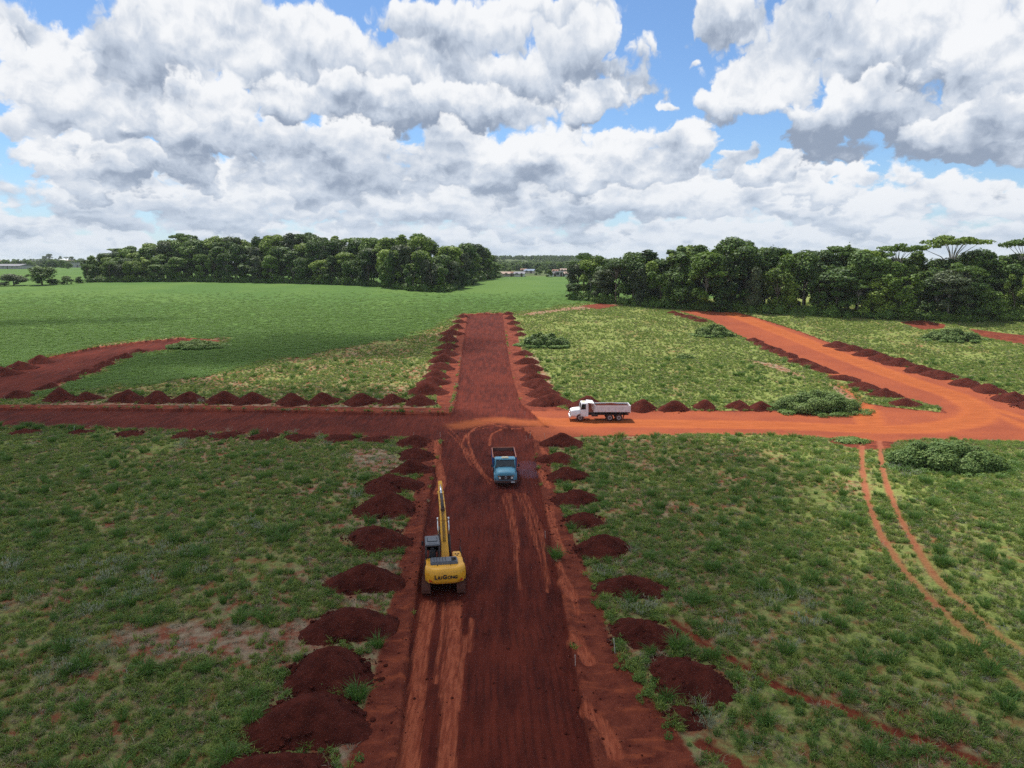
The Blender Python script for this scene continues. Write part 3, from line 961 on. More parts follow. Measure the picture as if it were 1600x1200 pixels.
    m.bm.transform(up); m.build('exhaust_grille', M_BLACK, hd)
    for s in (-0.55, 0.35):
        m = MB().cyl((s, -1.95, 2.05), (s, -1.95, 2.2), 0.03, 6)
        part(m, 'lifting_eye', M_DARK)
    # tool box and tank on the right, with rail
    m = MB(); m.box((0.98, 0.30, 1.48), (0.62, 1.55, 0.72), bev=0.05, seg=2); m.box((0.98, -0.1, 1.93), (0.60, 0.72, 0.22), bev=0.04, seg=2)
    tb = part(m, 'fuel_tank', M_YEL)
    for (a, b) in ((0.85, 0.05), (1.05, 0.05), (0.95, -0.2)):
        mm = MB().cyl((a, b, 2.03), (a, b, 2.08), 0.06, 10)
        mm.bm.transform(up); mm.build('filler_cap', M_DARK, tb)
    mm = MB()
    for yy in (-0.35, 0.2, 0.75): mm.cyl((1.24, yy, 1.85), (1.24, yy, 2.35), 0.018, 6)
    mm.cyl((1.24, -0.35, 2.35), (1.24, 0.75, 2.35), 0.018, 6)
    mm.bm.transform(up); mm.build('hand_rail', M_DARK, tb)
    m = MB(); m.cyl((1.2, 0.9, 1.7), (1.27, 1.05, 2.55), 0.015, 6); m.box((1.3, 1.05, 2.62), (0.05, 0.1, 0.22), bev=0.02)
    part(m, 'mirror', M_DARK)
    # cab at the left
    cx = -0.80
    prof = [(-0.45, 1.24), (1.50, 1.24), (1.55, 1.85), (1.25, 2.93), (-0.38, 2.93), (-0.50, 1.9)]
    frame = MB()
    for xs in (cx - 0.46, cx + 0.46):
        for i in range(len(prof)):
            a, b = prof[i], prof[(i + 1) % len(prof)]
            frame.cyl((xs, a[0], a[1]), (xs, b[0], b[1]), 0.055, 8)
        frame.cyl((xs, 0.45, 1.24), (xs, 0.40, 2.93), 0.045, 8)
        frame.box((xs, 0.5, 1.5), (0.06, 1.95, 0.52), bev=0.01)
    for p in prof:
        frame.cyl((cx - 0.46, p[0], p[1]), (cx + 0.46, p[0], p[1]), 0.05, 8)
    frame.box((cx, -0.46, 1.55), (0.92, 0.05, 0.62), bev=0.01)
    fr = part(frame, 'cab', M_DARK)
    g = MB()
    g.box((cx - 0.47, 0.92, 2.25), (0.012, 0.95, 1.0)); g.box((cx + 0.455, 0.45, 2.3), (0.012, 1.6, 1.0))
    g.prism([(1.545, 1.9), (1.27, 2.86), (1.25, 2.86), (1.525, 1.9)], cx - 0.42, cx + 0.42, 'x')
    g.bm.transform(up); g.build('cab_window', M_GLASS, fr)
    s_ = MB(); s_.box((cx, 0.35, 1.75), (0.5, 0.5, 0.16), bev=0.05); s_.box((cx, 0.08, 2.1), (0.48, 0.14, 0.7), (rad(8), 0, 0), bev=0.05); s_.box((cx, 0.03, 2.55), (0.26, 0.1, 0.2), bev=0.04)
    s_.bm.transform(up); s_.build('driver_seat', M_SEAT, fr)
    r = MB(); r.box((cx, 0.42, 2.99), (1.04, 1.78, 0.13), bev=0.05, seg=2); r.box((cx, 0.55, 3.07), (0.72, 0.85, 0.06), bev=0.03, seg=2); r.box((cx, -0.2, 3.06), (0.6, 0.1, 0.03), bev=0.01)
    r.bm.transform(up); r.build('cab_roof', M_GREYP, fr)
    m = MB(); m.box((cx - 0.70, 1.15, 2.55), (0.16, 0.06, 0.34), bev=0.02); m.cyl((cx - 0.46, 1.1, 2.7), (cx - 0.7, 1.15, 2.6), 0.015, 6)
    part(m, 'mirror', M_DARK)
    # boom: pivot, bent box section
    def box_arm(mb, pts, w):
        """pts: (y,z,height) centre line; w: width at each point"""
        rings = []
        for i, (y, z, h) in enumerate(pts):
            a = pts[max(i - 1, 0)]; b = pts[min(i + 1, len(pts) - 1)]
            d = Vector((b[0] - a[0], b[1] - a[1])).normalized(); nn = Vector((-d.y, d.x))
            ww = w[i] / 2
            rings.append([(-ww, y + nn.x * h / 2, z + nn.y * h / 2), (ww, y + nn.x * h / 2, z + nn.y * h / 2),
                          (ww, y - nn.x * h / 2, z - nn.y * h / 2), (-ww, y - nn.x * h / 2, z - nn.y * h / 2)])
        b = bmesh.new()
        R = [[b.verts.new(p) for p in r] for r in rings]
        for i in range(len(R) - 1):
            for k in range(4):
                b.faces.new((R[i][k], R[i][(k + 1) % 4], R[i + 1][(k + 1) % 4], R[i + 1][k]))
        b.faces.new(R[0][::-1]); b.faces.new(R[-1])
        bmesh.ops.recalc_face_normals(b, faces=list(b.faces))
        ed = [e for e in b.edges]
        bmesh.ops.bevel(b, geom=ed, offset=0.02, segments=1, affect='EDGES', clamp_overlap=True)
        mb._merge(b, Matrix.Identity(4))
    bx = 0.12
    shift = Matrix.Translation((bx, 0, 0))
    m = MB()
    boom_pts = [(0.35, 1.55, 0.34), (1.1, 2.35, 0.62), (2.2, 3.35, 0.80), (3.1, 3.95, 0.82), (4.2, 4.35, 0.66), (5.4, 4.62, 0.48), (6.1, 4.75, 0.34)]
    box_arm(m, boom_pts, [0.60, 0.50, 0.46, 0.46, 0.44, 0.42, 0.40])
    m.bm.transform(shift)
    boom = part(m, 'boom', M_YEL)
    for i, (y, z, h) in enumerate(boom_pts[1:6]):   # cross bands and pipe clamps on top of the boom
        mm = MB().box((bx, y, z + h * 0.62), (0.44, 0.06, 0.05), (rad(38 - i * 7), 0, 0), bev=0.008)
        mm.bm.transform(up); mm.build('pipe_clamp', M_YEL, boom)
    mm = MB()
    for s in (-0.10, -0.03, 0.05):
        for i in range(5):
            a = boom_pts[i + 1]; b = boom_pts[i + 2] if i + 2 < len(boom_pts) else boom_pts[-1]
            mm.cyl((bx + s, a[0] - 0.28, a[1] + a[2] * 0.56), (bx + s, b[0] - 0.20, b[1] + b[2] * 0.58), 0.022, 6)
    mm.bm.transform(up); mm.build('hydraulic_hose', M_DARK, boom)
    # boom cylinders
    for s in (-1, 1):
        a = Vector((bx + s * 0.40, 1.15, 1.30)); b = Vector((bx + s * 0.40, 2.85, 3.75))
        k = a.lerp(b, 0.58)
        mm = MB().cyl(a, k, 0.10, 12); mm.cyl(a + Vector((-0.06, 0, 0)), a + Vector((0.06, 0, 0)), 0.14, 12)
        c = part(mm, 'boom_cylinder', M_DARK)
        mm = MB().cyl(k, b, 0.06, 12); mm.cyl(b + Vector((-0.07, 0, 0)), b + Vector((0.07, 0, 0)), 0.11, 12)
        mm.bm.transform(up); mm.build('piston_rod', M_CHROME, c)
    # stick cylinder lies on top of the boom
    a = Vector((bx, 3.0, 4.52)); b = Vector((bx, 6.75, 5.32)); k = a.lerp(b, 0.55)
    mm = MB().cyl(a, k, 0.115, 12).box((bx, 3.0, 4.45), (0.3, 0.3, 0.2), bev=0.03)
    c = part(mm, 'stick_cylinder', M_DARK)
    mm = MB().cyl(k, b, 0.075, 12)
    mm.bm.transform(up); mm.build('piston_rod', M_CHROME, c)
    # stick folded down and back towards the machine
    m = MB()
    box_arm(m, [(6.85, 5.45, 0.22), (6.15, 4.75, 0.62), (5.3, 3.4, 0.48), (4.45, 1.95, 0.30)], [0.30, 0.34, 0.32, 0.28])
    m.cyl((-0.26, 6.1, 4.75), (0.26, 6.1, 4.75), 0.13, 12)
    m.bm.transform(shift)
    part(m, 'stick', M_YEL)
    a = Vector((bx, 6.3, 4.1)); b = Vector((bx, 5.35, 2.15)); k = a.lerp(b, 0.6)
    mm = MB().cyl(a, k, 0.10, 12); c = part(mm, 'bucket_cylinder', M_DARK)
    mm = MB().cyl(k, b, 0.06, 12); mm.bm.transform(up); mm.build('piston_rod', M_CHROME, c)
    mm = MB()
    for s in (-1, 1): mm.cyl((bx + s * 0.18, 5.35, 2.15), (bx + s * 0.18, 4.75, 2.05), 0.05, 8); mm.cyl((bx + s * 0.18, 5.35, 2.15), (bx + s * 0.18, 4.75, 1.55), 0.05, 8)
    part(mm, 'bucket_linkage', M_DARK)
    # bucket curled in
    outline = []
    for k in range(9):
        a = rad(95 + k * 24)
        outline.append((4.45 + 0.72 * math.cos(a) * (1.0 if k < 7 else .9), 1.20 + 0.72 * math.sin(a)))
    inner = [(4.45 + (p[0] - 4.45) * 0.88, 1.20 + (p[1] - 1.20) * 0.88) for p in outline][::-1]
    m = MB()
    m.prism(outline + inner, bx - 0.60, bx + 0.60, 'x')
    for s in (-1, 1):
        m.prism(outline, bx + s * 0.60 - 0.02, bx + s * 0.60 + 0.02, 'x')
    bk = part(m, 'bucket', M_TRACKM)
    for k in range(5):
        mm = MB().box((bx - 0.5 + k * 0.25, outline[-1][0] + 0.12, outline[-1][1] + 0.02), (0.09, 0.26, 0.07), (rad(10), 0, 0), bev=0.015)
        mm.bm.transform(up); mm.build('bucket_tooth', M_TRACKM, bk)
    return root
make_excavator()

# ------------------------------------------------------------------ bonneted tipper trucks (forward = +x)
def make_wheel(parent, x, y, side, twin=False):
    w = empty('wheel', (x, y, 0.50)); w.parent = parent
    t = MB()
    offs = [0.0] if not twin else [0.0, -0.33]
    for o in offs:
        yo = side * o
        rings = []
        for (r, h) in ((0.29, -0.12), (0.42, -0.14), (0.485, -0.115), (0.50, -0.05), (0.50, 0.05), (0.485, 0.115), (0.42, 0.14), (0.29, 0.12)):
            rings.append([(r * math.cos(2*math.pi*k/24), yo + h, r * math.sin(2*math.pi*k/24)) for k in range(24)])
        t.loft(rings)
        for k in range(24):
            a = 2 * math.pi * k / 24
            t.box((0.495 * math.cos(a), yo, 0.495 * math.sin(a)), (0.03, 0.2, 0.05), (0, -a, 0))
    t.build('tyre', M_BLACK, w)
    r = MB()
    yo = side * 0.13
    r.cyl((0, yo - side * 0.02, 0), (0, yo + side * 0.015, 0), 0.29, 20)
    rings = [[(q * math.cos(2*math.pi*k/20), yo + side * h, q * math.sin(2*math.pi*k/20)) for k in range(20)] for q, h in ((0.30, 0.0), (0.30, 0.03), (0.25, 0.035), (0.24, 0.0))]
    r.loft(rings, close=False)
    r.build('rim', M_RIM, w)
    h = MB().cyl((0, yo, 0), (0, yo + side * (0.09 if not twin else 0.05), 0), 0.13, 14)
    for k in range(8):
        a = 2 * math.pi * k / 8
        h.cyl((0.19 * math.cos(a), yo, 0.19 * math.sin(a)), (0.19 * math.cos(a), yo + side * 0.03, 0.19 * math.sin(a)), 0.02, 6)
    h.build('hub', M_DARK, w)
    return w

def make_truck(loc, rz, label, cabmat, bodymat, edgemat, deflmat, visor, rear_axles, L, bed_h, load_h):
    root = empty('dump_truck', loc, rz, label, 'dump truck')
    fx = L / 2
    c = MB()
    c.box((-0.3, 0.42, 0.86), (L - 1.0, 0.09, 0.24)); c.box((-0.3, -0.42, 0.86), (L - 1.0, 0.09, 0.24))
    for xx in (fx - 1.2, 0.6, -1.2, -2.6, -3.6): c.box((xx, 0, 0.86), (0.1, 0.84, 0.18))
    c.build('chassis', M_DARK, root)
    # ---- cab with round bonnet
    bx0 = fx - 1.45      # windscreen foot
    cab = MB()
    rings = []
    for (x, hw, zb, zt) in ((fx - 0.02, 0.84, 0.66, 1.40), (fx, 0.90, 0.66, 1.46), (fx - 0.08, 0.96, 0.64, 1.58), (fx - 0.4, 1.02, 0.64, 1.70), (bx0 + 0.3, 1.08, 0.64, 1.78), (bx0 - 0.05, 1.12, 0.64, 1.80)):
        ring = []
        for k in range(13):
            t = k / 12 * math.pi
            cx_ = math.cos(t); sx_ = math.sin(t)
            ring.append((x, hw * math.copysign(abs(cx_) ** 0.45, cx_), zb + 0.25 + (zt - zb - 0.25) * abs(sx_) ** 0.42))
        ring += [(x, -hw * 0.98, zb), (x, hw * 0.98, zb)]
        rings.append(ring)
    cab.loft(rings)
    bon = cab.build('bonnet', cabmat, root)
    for s in (-1, 1):     # wings over the front wheels
        f = MB()
        pts = []
        for k in range(9):
            a = rad(180 * k / 8)
            pts.append((fx - 1.37 + 0.66 * math.cos(a), 0.56 + 0.66 * math.sin(a)))
        inn = [(fx - 1.37 + (p[0] - fx + 1.37) * 0.9, 0.56 + (p[1] - 0.56) * 0.9) for p in pts][::-1]
        f.prism(pts + inn, s * 1.20 if s > 0 else -1.20, s * 0.80 if s > 0 else -0.80, 'y')
        f.build('wheel_arch', cabmat, bon)
    g = MB().box((fx + 0.012, 0, 1.02), (0.06, 1.52, 0.46), bev=0.03)
    gr = g.build('grille', M_DARK, root)
    for k in range(5):
        MB().box((fx + 0.048, 0, 0.86 + k * 0.085), (0.016, 1.1, 0.02)).build('grille_bar', M_BLACK, gr)
    e = MB()
    n = 20
    ring = lambda r, x: [(x, r * math.cos(2*math.pi*k/n), 1.04 + r * math.sin(2*math.pi*k/n)) for k in range(n)]
    e.loft([ring(0.135, fx + 0.055), ring(0.135, fx + 0.075), ring(0.112, fx + 0.075), ring(0.112, fx + 0.055)], close=False)
    for k in range(3):
        a = rad(90 + 120 * k)
        e.cyl((fx + 0.066, 0, 1.04), (fx + 0.066, 0.125 * math.cos(a), 1.04 + 0.125 * math.sin(a)), 0.014, 6, 0.006)
    e.build('star_emblem', M_CHROME, gr)
    for s in (-1, 1):
        h = MB().cyl((fx + 0.03, s * 0.63, 1.02), (fx + 0.075, s * 0.63, 1.02), 0.10, 16)
        ho = h.build('headlight', M_LAMP, root)
        rr = MB()
        rr.loft([[(fx + x, s * 0.63 + r * math.cos(2*math.pi*k/16), 1.02 + r * math.sin(2*math.pi*k/16)) for k in range(16)] for r, x in ((0.10, .05), (0.10, .085), (0.125, .08), (0.125, .04))], close=False)
        rr.build('headlight_ring', M_CHROME, ho)
        MB().box((fx + 0.03, s * 0.78, 1.20), (0.05, 0.10, 0.07), bev=0.01).build('indicator', M_AMBER, root)
    b = MB().box((fx + 0.10, 0, 0.62), (0.18, 2.3, 0.24), bev=0.03)
    bu = b.build('bumper', M_DARK if cabmat is not M_WHITE else M_WHITE, root)
    MB().box((fx + 0.222, 0.72, 0.60), (0.016, 0.40, 0.14), bev=0.004).build('number_plate', M_PLATE, bu)
    # cabin
    x0, x1 = bx0 - 1.10, bx0 + 0.05
    body = MB()
    body.prism([(x0, 0.68), (x1, 0.68), (x1, 1.70), (x0, 1.70)], -1.14, 1.14, 'y', bev=0.03)
    rf = MB()
    rf.box(((x0 + x1) / 2 - 0.08, 0, 2.52), (x1 - x0 - 0.12, 2.12, 0.17), bev=0.075, seg=3)
    cabo = body.build('cab', cabmat, root)
    rf.build('cab_roof', cabmat, cabo)
    pil = MB()
    for s in (-1, 1):
        pil.cyl((x1 - 0.03, s * 1.08, 1.68), (x1 - 0.17, s * 0.99, 2.48), 0.05, 6)
        pil.cyl((x0 + 0.35, s * 1.11, 1.68), (x0 + 0.32, s * 1.03, 2.48), 0.045, 6)
        pil.prism([(x0, 1.66), (x0 + 0.36, 1.66), (x0 + 0.33, 2.5), (x0 + 0.02, 2.5)], s * 1.10 if s > 0 else -1.10, s * 1.04 if s > 0 else -1.04, 'y')
    pil.box((x0 + 0.03, 0, 2.08), (0.05, 2.1, 0.86))
    pil.build('cab_pillar', cabmat, cabo)
    ws = MB().prism([(x1 - 0.04, 1.69), (x1 - 0.18, 2.45), (x1 - 0.21, 2.45), (x1 - 0.07, 1.69)], -1.0, 1.0, 'y')
    wso = ws.build('windscreen', M_GLASS, root)
    sr = MB()
    sr.box((x1 - 0.03, 0, 1.70), (0.05, 2.06, 0.05)); sr.box((x1 - 0.165, 0, 2.44), (0.05, 2.0, 0.05))
    for k, (ya, yb) in enumerate(((-0.6, 0.0), (0.1, 0.7))):
        sr.cyl((x1 - 0.0, ya, 1.72), (x1 - 0.06, yb, 1.98), 0.012, 6)
    sr.build('window_seal', M_BLACK, wso)
    for s in (-1, 1):
        d = MB().box((x0 + 0.74, s * 1.150, 1.24), (0.76, 0.03, 0.86), bev=0.012)
        do = d.build('door', cabmat, root)
        MB().prism([(x0 + 0.38, 1.70), (x1 - 0.12, 1.70), (x1 - 0.24, 2.40), (x0 + 0.36, 2.40)], s * 1.085 - 0.01, s * 1.085 + 0.01, 'y').build('side_window', M_GLASS, do)
        MB().box((x0 + 0.48, s * 1.175, 1.50), (0.14, 0.025, 0.03), bev=0.008).build('handle', M_DARK, do)
        mi = MB().box((x1 + 0.10, s * 1.42, 1.95), (0.05, 0.18, 0.32), bev=0.02)
        mi.cyl((x1 + 0.0, s * 1.12, 2.1), (x1 + 0.1, s * 1.4, 2.05), 0.014, 6).cyl((x1 + 0.0, s * 1.12, 1.75), (x1 + 0.1, s * 1.4, 1.85), 0.014, 6)
        mi.build('mirror', M_BLACK, root)
        MB().box((x0 + 0.75, s * 1.08, 0.52), (0.55, 0.22, 0.05), bev=0.01).build('step', M_DARK, root)
    MB().box(((x0 + x1) / 2 + 0.02, 0, 2.64), (0.50, 0.78, 0.15), bev=0.06, seg=2, taper=(0.9, 0.94)).build('roof_hatch', deflmat, root)
    sw = MB()
    n = 16
    sw.loft([[(x1 - 0.38 + r * 0.25 * math.sin(2*math.pi*k/n), 0.5 + r * math.cos(2*math.pi*k/n), 1.72 + r * 0.8 * math.sin(2*math.pi*k/n)) for k in range(n)] for r in (0.22, 0.25)], close=False)
    sw.build('steering_wheel', M_BLACK, root)
    st = MB()
    for s in (-0.55, 0.55): st.box((x0 + 0.35, s, 1.75), (0.16, 0.55, 0.75), bev=0.05)
    st.build('cab_seat', M_SEAT, root)
    # ---- tipping body
    rx = -L / 2 + 0.15
    bx1 = x0 - 0.85 if L > 8 else x0 - 0.25
    zb, zt = 1.34, 1.34 + bed_h
    W2 = 1.24
    fl = MB().box(((rx + bx1) / 2, 0, zb - 0.04), (bx1 - rx, 2.44, 0.12))
    bed = fl.build('dump_body', M_DARK, root)
    for s in (-1, 1):
        sd = MB().box(((rx + bx1) / 2, s * W2, (zb + zt) / 2 + 0.02), (bx1 - rx, 0.05, bed_h), bev=0.008)
        so = sd.build('side_board', bodymat, root)
        rim_ = MB().box(((rx + bx1) / 2, s * W2, zt + 0.045), (bx1 - rx + 0.02, 0.10, 0.05), bev=0.01)
        rim_.build('top_rail', edgemat, so)
        for k in range(6):
            xx = rx + 0.12 + (bx1 - rx - 0.24) * k / 5
            MB().box((xx, s * (W2 + 0.045), (zb + zt) / 2 + 0.02), (0.07, 0.05, bed_h * 0.98), bev=0.01).build('side_post', bodymat, so)
        for k in range(5):
            xx = rx + 0.12 + (bx1 - rx - 0.24) * (k + 0.5) / 5
            MB().box((xx, s * (W2 + 0.032), zb + 0.16), (0.16, 0.015, 0.05), bev=0.003).build('side_marker', M_RED, so)
    hz = 0.42 if visor else 0.05
    fb = MB().prism([(bx1, zb - 0.05), (bx1 + 0.06, zb - 0.05), (bx1 + 0.06 + 0.10 * (1 if visor else 0), zt + hz), (bx1 + 0.10 * (1 if visor else 0), zt + hz)], -W2, W2, 'y')
    fbo = fb.build('headboard', bodymat, root)
    if visor:
        MB().box((bx1 + 0.50, 0, zt + hz + 0.03), (0.95, 2.44, 0.05), (0, rad(-7), 0), bev=0.01).build('cab_guard', bodymat, fbo)
        for s in (-1, 1):
            MB().prism([(bx1 + 0.0, zt), (bx1 + 0.12, zt + hz), (bx1 - 0.45, zt)], s * W2 - 0.02, s * W2 + 0.02, 'y').build('gusset', bodymat, fbo)
    else:
        MB().box((bx1 + 0.03, 0, zt + 0.065), (0.12, 2 * W2 + 0.1, 0.07), bev=0.01).build('top_rail', edgemat, fbo)
        for s in (-0.75, 0, 0.75): MB().box((bx1 + 0.085, s, (zb + zt) / 2), (0.05, 0.08, bed_h), bev=0.01).build('headboard_post', bodymat, fbo)
    tg = MB().box((rx - 0.03, 0, (zb + zt) / 2), (0.05, 2 * W2 - 0.04, bed_h + 0.1), bev=0.01)
    tgo = tg.build('tailgate', bodymat if visor else M_SOILED, root)
    MB().box((rx - 0.05, 0, zt + 0.06), (0.09, 2 * W2 + 0.06, 0.06), bev=0.01).build('top_rail', edgemat, tgo)
    for s in (-1, 1): MB().box((rx - 0.05, s * (W2 - 0.02), (zb + zt) / 2), (0.10, 0.09, bed_h + 0.16), bev=0.01).build('corner_post', bodymat, tgo)
    # load of earth
    nx, ny = 34, 18
    xs = np.linspace(rx + 0.02, bx1 - 0.02, nx); yy_ = np.linspace(-W2 + 0.03, W2 - 0.03, ny)
    gx, gy = np.meshgrid(xs, yy_, indexing='ij')
    tt = (gx - rx) / (bx1 - rx)
    hh = zb + bed_h * load_h + 0.34 * np.exp(-((tt - 0.52) / 0.26) ** 2) * (1 - 0.6 * (gy / W2) ** 2) + 0.22 * fbm(gx + loc[0], gy, 2.0, 4, 4)
    vv = np.stack([gx.ravel(), gy.ravel(), hh.ravel()], 1)
    ij = (np.arange(nx - 1)[:, None] * ny + np.arange(ny - 1)[None, :]).ravel()
    me = mesh_np('earth_load', vv, np.stack([ij, ij + ny, ij + ny + 1, ij + 1], 1), True)
    me.materials.append(M_EARTH)
    lo = bpy.data.objects.new('earth_load', me); COL.objects.link(lo); lo.parent = root
    # underside: tank, ram, mudguards, flaps
    MB().cyl((bx1 - 0.55, 0.86, 0.86), (bx1 + 0.35, 0.86, 0.86), 0.24, 14).build('fuel_tank', M_DARK, root)
    MB().box((bx1 - 0.3, -0.86, 0.86), (0.5, 0.4, 0.4), bev=0.03).build('battery_box', M_DARK, root)
    MB().cyl((-0.6, 0, 0.8), (0.9, 0, 1.28), 0.10, 12).build('tipping_ram', M_DARK, root)
    MB().cyl((x0 - 0.1, -0.95, 0.7), (x0 - 0.12, -0.95, 1.25), 0.07, 10).build('air_tank', M_RIM, root)
    make_wheel(root, fx - 1.37, 1.00, 1); make_wheel(root, fx - 1.37, -1.00, -1)
    for xx in rear_axles:
        make_wheel(root, xx, 1.06, 1, True); make_wheel(root, xx, -1.06, -1, True)
        MB().cyl((xx, -0.9, 0.5), (xx, 0.9, 0.5), 0.09, 10).build('axle', M_DARK, root)
    MB().cyl((fx - 1.37, -0.9, 0.48), (fx - 1.37, 0.9, 0.48), 0.06, 8).build('axle', M_DARK, root)
    ra = min(rear_axles)
    for s in (-1, 1):
        MB().box((ra - 0.72, s * 0.92, 0.72), (0.03, 0.62, 0.62), (0, rad(-16), 0)).build('mud_flap', M_BLACK, root)
        MB().box((rx + 0.08, s * 0.85, 1.08), (0.05, 0.26, 0.12), bev=0.01).build('tail_lamp', M_RED, root)
    return root

def on_ground(px, py, rz, base, span):
    x, y = ground_at(px, py)
    return x, y
wx, wy = ground_at(937, 655)
wz = float(np.max(relief_at([wx - 3, wx, wx + 2], [wy, wy, wy])))
make_truck((wx, wy, wz), rad(180), 'white bonneted dump truck seen from the side on the orange side road', M_WHITE, M_BODYW, M_BODYW, M_CREAM, True, [-1.31, -2.63], 8.7, 0.86, 0.80)
bx_, by_ = ground_at(788, 742)
by_ += 0.5
bz = float(np.max(relief_at([bx_, bx_, bx_], [by_ - 2.5, by_, by_ + 2.5])))
make_truck((bx_, by_, bz - 0.02), rad(-90 + 3.2), 'pale blue bonneted dump truck driving towards the viewer on the dark road', M_TEAL, M_BLUE, M_RUST, M_CREAM, False, [-2.0], 7.0, 1.05, 0.70)
# ------------------------------------------------------------------ dumped mounds of earth
ORD = ['first', 'second', 'third', 'fourth', 'fifth', 'sixth', 'seventh', 'eighth', 'ninth', 'tenth', 'eleventh', 'twelfth', 'thirteenth',
       'fourteenth', 'fifteenth', 'sixteenth', 'seventeenth', 'eighteenth', 'nineteenth', 'twentieth']
TENS = {2: 'twenty', 3: 'thirty', 4: 'forty', 5: 'fifty', 6: 'sixty', 7: 'seventy', 8: 'eighty'}
def ordinal(n):
    """n from 1"""
    if n <= 20: return ORD[n - 1]
    t, u = divmod(n, 10)
    return (TENS[t][:-1] + 'ieth') if u == 0 else TENS[t] + '-' + ORD[u - 1]

clods_v, clods_f = [], []
_rng = np.random.default_rng(5)
ICO = bmesh.new(); bmesh.ops.create_icosphere(ICO, subdivisions=1, radius=1.0)
ICO_V = np.array([v.co[:] for v in ICO.verts]); ICO_F = np.array([[v.index for v in f.verts] for f in ICO.faces]); ICO.free()
def add_clod(x, y, z, r):
    k = ICO_V * r * (0.7 + 0.6 * _rng.random((len(ICO_V), 1))) * np.array([1, 1, 0.75])
    a = _rng.random() * 6.28
    k = np.stack([k[:, 0]*math.cos(a)-k[:, 1]*math.sin(a), k[:, 0]*math.sin(a)+k[:, 1]*math.cos(a), k[:, 2]], 1)
    clods_f.append(ICO_F + sum_clod[0]); clods_v.append(k + [x, y, z]); sum_clod[0] += len(ICO_V)
sum_clod = [0]

ROW_TEXT = {
 'left_near': ('dark red earth mound left of the main road, {o} from the crossroads', 'earth mounds in the row left of the road'),
 'right_near': ('dark red earth mound right of the main road, {o} from the crossroads', 'earth mounds in the row right of the road'),
 'cross_upper': ('earth mound on the far side of the left side road, {o} from the left', 'earth mounds beyond the left side road'),
 'cross_lower': ('low mound half hidden by weeds before the left side road, {o} from left', 'low mounds before the left side road'),
 'far_left': ('mound on left edge of the far road, {o} from its crop field end', 'earth mounds along the far road, left edge'),
 'far_right': ('mound on right edge of the far road, {o} from its crop field end', 'earth mounds along the far road, right edge'),
 'lot': ('mound behind the level orange road, {o} to the right of the white truck', 'earth mounds behind the white truck'),
 'inner': ('mound on inner edge of climbing orange road, {o} from the wood', 'earth mounds on the inner edge of the orange road'),
 'outer': ('mound on outer edge of climbing orange road, {o} from the wood', 'earth mounds on the outer edge of the orange road'),
 'curve': ('low dark mound beside the curved road at the crop field, {o} from left', 'low mounds beside the curved road'),
}
for key, lst in MW.items():
    lab, grp = ROW_TEXT[key]
    order = sorted(range(len(lst)), key=lambda i: MOUNDS[key][i][0]) if key == 'curve' else range(len(lst))
    for rank, i in enumerate(order):
        x, y, w = lst[i]
        near = y < 105
        n = 44 if near else 20
        seed = int(x * 7 + y * 13) & 0xffff
        r = np.random.default_rng(seed)
        g = np.linspace(-1.15, 1.15, n)
        gx, gy = np.meshgrid(g, g, indexing='ij')
        ang = r.random() * 6.28
        R = np.hypot(gx, gy); A = np.arctan2(gy, gx)
        lump = 1 + 0.14 * np.sin(2 * A + ang) + 0.11 * np.sin(3 * A + ang * 2.1) + 0.42 * fbm(gx + seed, gy, 1.2, 3, 7)
        t = np.clip(1 - R / lump, -0.3, 1)
        H = w * (0.215 if near else 0.27) * (0.88 + 0.24 * r.random())
        if key == 'curve': H *= 0.75
        if key == 'cross_lower': H *= 0.5
        if key in ('far_left', 'far_right'): H *= 0.80
        if key in ('inner', 'outer'): H *= 0.62
        prof = np.where(t > 0, 1 - np.sqrt((1 - t) ** 2 + 0.05) + 0.0, t * 0.3)
        prof = np.where(t > 0, np.minimum(prof / 0.776, 1.0), prof)
        off = 0.35 * (r.random(2) - 0.5)
        prof = prof + (0.06 + 0.2 * r.random()) * np.exp(-((gx - off[0] * 2) ** 2 + (gy - off[1] * 2) ** 2) / 0.12) * (t > 0.1)
        sx_, sy_ = w * 0.5, w * 0.5 * (0.80 + 0.15 * r.random())
        wx_, wy_ = x + gx * sx_, y + gy * sy_
        base = relief_at(wx_.ravel(), wy_.ravel()).reshape(wx_.shape)
        zz = base + H * prof + (0.32 * w / 5 * fbm(wx_, wy_, 1.2, 4, 31, 0.6) + 0.20 * fbm(wx_, wy_, 4.5, 3, 37, 0.75)) * sstep(t, -0.05, 0.25)
        zz = np.where(t <= -0.05, base - 0.35, zz)
        zc = float(relief_at(x, y)[0])
        vv = np.stack([(wx_ - x).ravel(), (wy_ - y).ravel(), (zz - zc).ravel()], 1)
        ij = (np.arange(n - 1)[:, None] * n + np.arange(n - 1)[None, :]).ravel()
        q = np.stack([ij, ij + n, ij + n + 1, ij + 1], 1)
        keep = (t.ravel()[q].max(1) > -0.12)
        me = mesh_np('earth_mound', vv, q[keep], True)
        me.materials.append(M_EARTH)
        o = bpy.data.objects.new('earth_mound', me); COL.objects.link(o)
        o.location = (x, y, zc)
        tag(o, lab.format(o=ordinal(rank + 1)), 'earth mound', grp)
        if y < 120:
            m = int((130 if y < 70 else 50) * w / 5)
            for _ in range(m):
                a = _rng.random() * 6.28
                rr = (0.72 + 0.45 * _rng.random() ** 1.5) if _rng.random() < 0.75 else _rng.random()
                px_, py_ = x + math.cos(a) * rr * sx_, y + math.sin(a) * rr * sy_
                bz_ = float(relief_at(px_, py_)[0])
                tt = max(0.0, 1 - rr)
                add_clod(px_, py_, bz_ + H * max(0, 1 - math.sqrt((1 - tt) ** 2 + 0.05)) / 0.776 * 0.93 + 0.02, 0.04 + 0.16 * _rng.random() ** 3)
